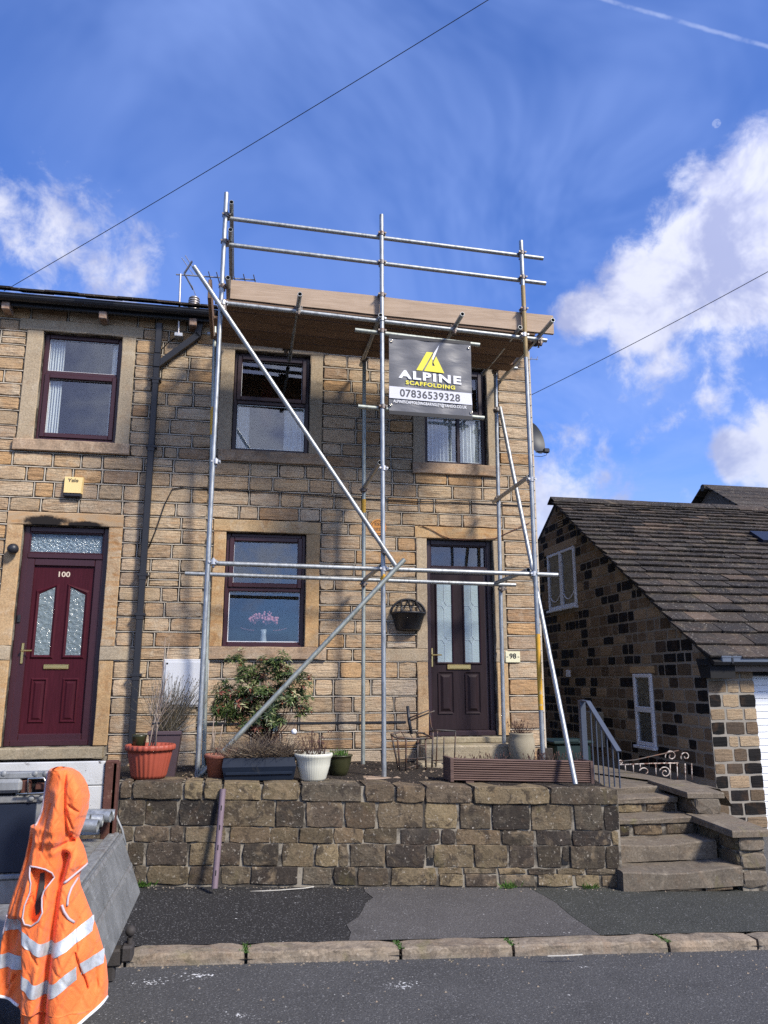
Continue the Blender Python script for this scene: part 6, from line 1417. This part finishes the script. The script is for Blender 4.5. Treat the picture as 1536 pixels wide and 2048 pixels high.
# near dropside
def nz(py): return PY(60, py, NYt).z
xe = PY(93, 1600, NYt).x
for a_, b_, mt, nm, t0 in ((1543, 1556, 'latch', 'top_rail', -.02), (1590, 1605, 'truckgrey', 'middle_rail', -.012), (1606, 1744, 'navy', 'panel', -.006), (1746, 1756, 'latch', 'lower_rail', -.014), (1757, 1806, 'truckgrey', 'skirt', -.004)):
    q = MB(); q.cbox(-4.2, xe+(.0 if nm != 'top_rail' else .04)-(.03 if nm == 'panel' else 0), NYt+t0, NYt+.03, nz(b_), nz(a_), .004); q.build(nm, mt, lo)
q = MB(); q.box(-4.2, xe+.03, NYt+.005, NYt+.028, nz(1592), nz(1553)); q.build('recess', 'dark', lo)
q = MB(); q.cbox(xe-.035, xe+.0, NYt-.010, NYt+.02, nz(1746), nz(1604), .004); q.build('corner_post', 'truckgrey', lo)
for px in (7, 70, 90, 62, 82):
    yy = 1548 if px in (7, 70, 90) else 1597; p = PY(px, yy, NYt-.02); q = MB(); q.ball(p+Y_*.003, .012, 10, 6, (1, .6, 1)); q.build('rivet', 'latch', lo)
q = MB(); a, b = PY(-60, 1560, NYt-.03), PY(42, 1586, NYt-.03); q.cbox(a.x, b.x, NYt-.035, NYt+.01, b.z, a.z, .012); q.build('latch_body', 'latch', lo)
q = MB(); a, b = PY(42, 1561, NYt-.02), PY(90, 1587, NYt-.02); q.cbox(a.x, a.x+.035, NYt-.02, NYt+.01, b.z, a.z, .004); q.cbox(a.x+.05, b.x, NYt-.014, NYt+.01, b.z+.012, a.z-.012, .004); q.build('latch_hinge', 'rust', lo)
q = MB(); q.sweep([PY(x, y, NYt-.03) for x, y in ((56, 1588), (57, 1557), (88, 1556), (91, 1562), (91, 1583), (86, 1586), (32, 1588))], .004, 6); q.build('latch_loop', 'chrome', lo)
# chassis, hitch, wheel
q = MB(); q.cbox(-4.2, BXr-.05, -5.45, -5.30, .62, .80, .01); q.cbox(-4.2, BXr-.05, -4.75, -4.60, .62, .80, .01); q.build('chassis_rails', 'rust', lo)
q = MB(); q.cbox(-4.2, BXr-.06, NYt+.05, FYt-.05, .80, FZ-.072, .01); q.build('underbody', 'dark', lo)
hb_ = PY(261, 1862, -4.85); q = MB(); q.ball(hb_, .026, 14, 10); q.tube(hb_-Z_*.03, hb_-Z_*.055, .014, 10); q.build('tow_ball', 'hitch', lo)
q = MB(); q.cbox(hb_.x-.035, hb_.x+.02, hb_.y-.05, hb_.y+.05, hb_.z-.13, hb_.z-.055, .01); q.cbox(hb_.x-.12, hb_.x-.03, hb_.y-.04, hb_.y+.04, hb_.z-.15, hb_.z-.07, .01); q.cbox(-1.2, hb_.x-.06, hb_.y-.03, hb_.y+.03, hb_.z-.22, hb_.z-.12, .01); q.build('tow_bracket', 'hitch', lo)
q = MB(); q.cbox(hb_.x-.22, hb_.x-.16, -5.75, -4.2, hb_.z-.16, hb_.z-.10, .01); q.build('bumper_bar', 'hitch', lo)
for wy in (-5.75, -4.25):
    q = MB(); q.tube((-1.75, wy-.11, .40), (-1.75, wy+.11, .40), .34, 28); wh = part('wheel', lo); q.build('tyre', 'tyre', wh); q = MB(); q.tube((-1.75, wy-.115, .40), (-1.75, wy+.115, .40), .20, 20); q.build('rim', 'latch', wh)
# tubes lying in the bed
for i, (px, py, e, lab) in enumerate(((229, 1630, -4.22, 'galvanised tube on top of the load in the lorry'), (206, 1641, -4.45, 'galvanised tube lying left of the topmost one in the lorry'), (180, 1640, -4.6, 'galvanised tube lowest and leftmost of the lorry load'), (196, 1652, -4.75, 'short galvanised tube lying at the lorry tail'), (222, 1633, -4.30, 'galvanised tube just under the topmost one in the lorry'))):
    p = PY(px, py, e); q = MB(); q.tube(p, p+Vector((-1.9, -.12+.1*i, .11)), .032, 18, hollow=True); q.build('scaffold_tube', 'tube', None, lab, 'tube', 'tubes loaded in the lorry', fix=False)

# ================================================================= hi-vis jacket hung on the lorry corner
JY = -6.12
def tab(pts, v):
    if v <= pts[0][0]: return pts[0][1]
    for (a, b), (c, d_) in zip(pts[:-1], pts[1:]):
        if v <= c: t_ = (v-a)/(c-a); t_ = t_; return b+(d_-b)*t_
    return pts[-1][1]
XL = [(128, 400), (134, 372), (150, 360), (260, 340), (400, 320), (470, 300), (535, 268), (552, 226), (640, 214), (780, 185), (900, 150), (1010, 110), (1130, 70), (1220, 50), (1310, 30), (1400, 10), (1470, 0), (1600, -12), (1760, -16), (1842, -10), (1850, 158), (2100, 150)]
XRr = [(128, 470), (132, 520), (165, 580), (210, 615), (260, 640), (330, 656), (430, 646), (540, 612), (640, 575), (700, 608), (760, 628), (825, 642), (880, 596), (930, 578), (1000, 592), (1120, 640), (1230, 682), (1310, 712), (1430, 748), (1540, 776), (1700, 790), (1795, 786), (2100, 790)]
YB = [(-30, 1780), (0, 1788), (158, 1840), (160, 2062), (300, 2068), (450, 2030), (480, 2006), (620, 1915), (786, 1800)]
FOLDS = [  # (points, depth m, half width)
 ([(492, 760), (450, 960), (408, 1250), (378, 1600), (330, 2060)], .062, 32), ([(430, 980), (360, 1400), (300, 1700), (240, 2060)], -.020, 55), ([(560, 1000), (520, 1300), (480, 1700), (470, 2000)], -.022, 60),
 ([(502, 150), (500, 380), (512, 560), (540, 660)], .020, 16), ([(400, 380), (360, 560), (330, 700)], .014, 14), ([(450, 300), (430, 560), (440, 640)], -.016, 40), ([(590, 200), (600, 380), (560, 560)], -.02, 50),
 ([(300, 650), (430, 640), (420, 720)], -.012, 30), ([(440, 690), (520, 660), (575, 645)], .018, 16), ([(590, 1420), (625, 1560), (660, 1690)], .016, 9), ([(600, 1200), (580, 1290), (600, 1400)], .008, 10),
 ([(240, 640), (215, 800), (150, 1000), (90, 1200)], .010, 10), ([(290, 560), (270, 760), (240, 960), (190, 1160)], -.014, 26), ([(190, 1000), (150, 1200), (120, 1400)], .012, 18), ([(100, 1600), (95, 1700), (60, 1780)], -.014, 16), ([(130, 1630), (60, 1740)], .014, 9),
 ([(620, 720), (560, 800), (520, 900)], -.010, 26), ([(540, 380), (600, 430)], .010, 8), ([(520, 420), (560, 560), (530, 620)], .010, 9), ([(600, 480), (560, 600)], .008, 8), ([(700, 1400), (720, 1700)], .006, 14), ([(440, 1500), (560, 1650)], .006, 9), ([(250, 1350), (330, 1500)], .006, 10)]
ARM = [(262, 818), (310, 822), (370, 840), (408, 868), (420, 905), (395, 940), (362, 985), (350, 1030), (356, 1085), (364, 1120), (335, 1180), (285, 1218), (238, 1208), (222, 1170), (234, 1085), (268, 995), (276, 930), (266, 870)]
def seg_d(p, a, b):
    vx, vy = b[0]-a[0], b[1]-a[1]; t_ = max(0, min(1, ((p[0]-a[0])*vx+(p[1]-a[1])*vy)/(vx*vx+vy*vy+1e-9))); return math.hypot(p[0]-a[0]-t_*vx, p[1]-a[1]-t_*vy)
def inpoly(p, poly):
    c_ = False; n_ = len(poly)
    for i in range(n_):
        a, b = poly[i], poly[i-1]
        if (a[1] > p[1]) != (b[1] > p[1]) and p[0] < (b[0]-a[0])*(p[1]-a[1])/(b[1]-a[1])+a[0]: c_ = not c_
    return c_
rj = random.Random(4); WV = [(rj.uniform(.006, .022), rj.uniform(.004, .014), rj.uniform(0, 6.28), rj.uniform(.0010, .0030)) for _ in range(16)]+[(rj.uniform(.03, .06), rj.uniform(.008, .03), rj.uniform(0, 6.28), rj.uniform(.0005, .0012)) for _ in range(10)]
def jdepth(x, y):
    """how far the cloth stands towards the viewer (metres, negative is nearer)"""
    xl, xr_ = tab(XL, y), tab(XRr, y); s = max(0, min(1, (x-xl)/max(1, xr_-xl)))
    T = .085 if y < 560 else (.085-.02*min(1, (y-560)/100) if y < 700 else .065+.045*min(1, (y-700)/700))
    e = -T*(max(0, 1-(2*s-1)**2))**.55
    f = 0
    for pts, dp_, hw in FOLDS:
        dmin = min(seg_d((x, y), a, b) for a, b in zip(pts[:-1], pts[1:]))
        if dmin < hw*3: f += dp_*math.exp(-(dmin/hw)**2)
    if y > 1180: f += .055*(1/(1+math.exp((x-196)/5)))*min(1, (y-1180)/90)
    for a, b, ph, am in WV: f += am*math.sin(a*x*1.4+b*y*1.1+ph)
    k_ = min(1, 4*min(s, 1-s)*3)
    if inpoly((x, y), ARM): f += .045
    return e+f*k_
def jp(x, y, off=0.): 
    b = PY(.27344*x, 1500+.27344*y, JY); return Vector((b.x, JY+jdepth(x, y)-off, b.z))
jk = thing('hi_vis_jacket', PY(100, 2040, JY), 'orange quilted hi-vis sleeveless jacket with hood hanging on the lorry', 'jacket')
def cloth(y0, y1, name, nx_, ny_, mat):
    q = MB(); grid = {}; n_ = 0
    for j in range(ny_+1):
        y = y0+(y1-y0)*j/ny_; xl, xr_ = tab(XL, y), tab(XRr, y)
        for i in range(nx_+1):
            s = .5-.5*math.cos(math.pi*i/nx_); s = .6*i/nx_+.4*s; x = xl+(xr_-xl)*s; yy = min(y, tab(YB, x)) if y > 1700 else y; p = jp(x, yy); grid[i, j] = (len(q.v), y-yy); q.v.append(p)
    off_ = len(q.v)
    for j in range(ny_+1):
        y = y0+(y1-y0)*j/ny_; xl, xr_ = tab(XL, y), tab(XRr, y)
        for i in range(nx_+1):
            p = q.v[grid[i, j][0]]; s = i/nx_; q.v.append(Vector((p.x, max(p.y+.006, JY+.03*(1-(2*s-1)**2)**.5+.006), p.z)))
    fs = []
    for j in range(ny_):
        for i in range(nx_):
            a, b, c_, d_ = (grid[i, j], grid[i+1, j], grid[i+1, j+1], grid[i, j+1])
            if a[1] > 0 and b[1] > 0: continue
            if 1840 < y0+(y1-y0)*(j+.5)/ny_ < 1852: pass
            fs.append((a[0], b[0], c_[0], d_[0])); fs.append((off_+d_[0], off_+c_[0], off_+b[0], off_+a[0]))
            if i == 0: fs.append((off_+a[0], a[0], d_[0], off_+d_[0]))
            if i == nx_-1: fs.append((b[0], off_+b[0], off_+c_[0], c_[0]))
    q.f = fs; q.sm = [True]*len(fs); q.rn = [0.]*len(fs); return q.build(name, mat, jk, fix=False)
cloth(128, 668, 'hood', 60, 70, 'hivis'); cloth(660, 1846, 'body', 96, 150, 'hivis')
XLs = XL; XL = XL[:-2]+[(1851, 158), (2100, 150)]
XL = [(0, 158), (2200, 150)]
cloth(1846, 2075, 'front_flap', 80, 40, 'hivis'); XL = XLs
def strip_(name, xs_, yc, hw, mat, off=.003):
    q = MB(); n_ = len(xs_); rows_ = 5
    vs = [jp(x, yc(x)+hw*(2*r_/(rows_-1)-1), off) for x in xs_ for r_ in range(rows_)]
    q.add(vs, [(i*rows_+r_, (i+1)*rows_+r_, (i+1)*rows_+r_+1, i*rows_+r_+1) for i in range(n_-1) for r_ in range(rows_-1)], True); return q.build(name, mat, jk, fix=False)
def fr(a, b, n_): return [a+(b-a)*i/n_ for i in range(n_+1)]
U1 = [(198, 1300), (300, 1365), (385, 1405), (450, 1392), (540, 1340), (640, 1272), (712, 1240)]; U2 = [(182, 1600), (280, 1662), (375, 1685), (460, 1652), (540, 1592), (606, 1552)]; U3 = [(618, 1538), (700, 1512), (778, 1490)]
strip_('reflective_band', fr(204, 690, 70), lambda x: tab(U1, x), 48, 'tape'); strip_('reflective_band', fr(204, 602, 60), lambda x: tab(U2, x), 50, 'tape'); strip_('reflective_band', fr(624, 766, 20), lambda x: tab(U3, x), 47, 'tape')
strip_('reflective_band', fr(48, 186, 20), lambda x: 1262-(x-40)*.02, 48, 'tape'); strip_('reflective_band', fr(2, 186, 24), lambda x: 1535-(x-0)*.05, 52, 'tape')
def pipe_(pts, r, mat='piping', off=.004, name='piping', sub=4):
    P = []
    for a, b in zip(pts[:-1], pts[1:]): P += [(a[0]+(b[0]-a[0])*i/sub, a[1]+(b[1]-a[1])*i/sub) for i in range(sub)]
    P.append(pts[-1]); q = MB(); q.sweep([jp(x, y, off) for x, y in P], r, 7); return q.build(name, mat, jk)
def jpr(x, y): # rim just outside the armhole
    return x, y
cxA = sum(p[0] for p in ARM)/len(ARM); cyA = sum(p[1] for p in ARM)/len(ARM)
rim_ = [(cxA+(x-cxA)*1.06, cyA+(y-cyA)*1.025) for x, y in ARM]; pipe_(rim_+[rim_[0]], .0028)
q = MB(); DK = [(315, 880), (345, 875), (350, 960), (335, 1060), (320, 1150), (290, 1180), (285, 1110), (300, 1000)]
ctr = jp(315, 1020, .006); q.add([jp(x, y, .006) for x, y in DK]+[ctr], [(i, (i+1) % 8, 8) for i in range(8)]); q.build('armhole_lining', 'lining', jk, fix=False)
pipe_([(640, 828), (600, 862), (555, 896), (500, 936)], .0045); pipe_([(576, 926), (550, 975), (534, 1030), (530, 1090)], .0040); pipe_([(492, 1082), (510, 1130), (540, 1175), (574, 1212)], .0045)
pipe_([(366, 150), (345, 260), (330, 370), (318, 440), (300, 490), (278, 540)], .0040); pipe_([(0, 1786), (80, 1812), (158, 1838)], .0050, 'inkwhite', .002)
pipe_([(786, 1800), (700, 1858), (620, 1915), (540, 1966), (480, 2004)], .0050, 'inkwhite', .002); pipe_([(300, 2000), (360, 2012)], .006, 'tape', .002, sub=2)
pipe_([(68, 1190), (48, 1260), (30, 1340)], .0035)
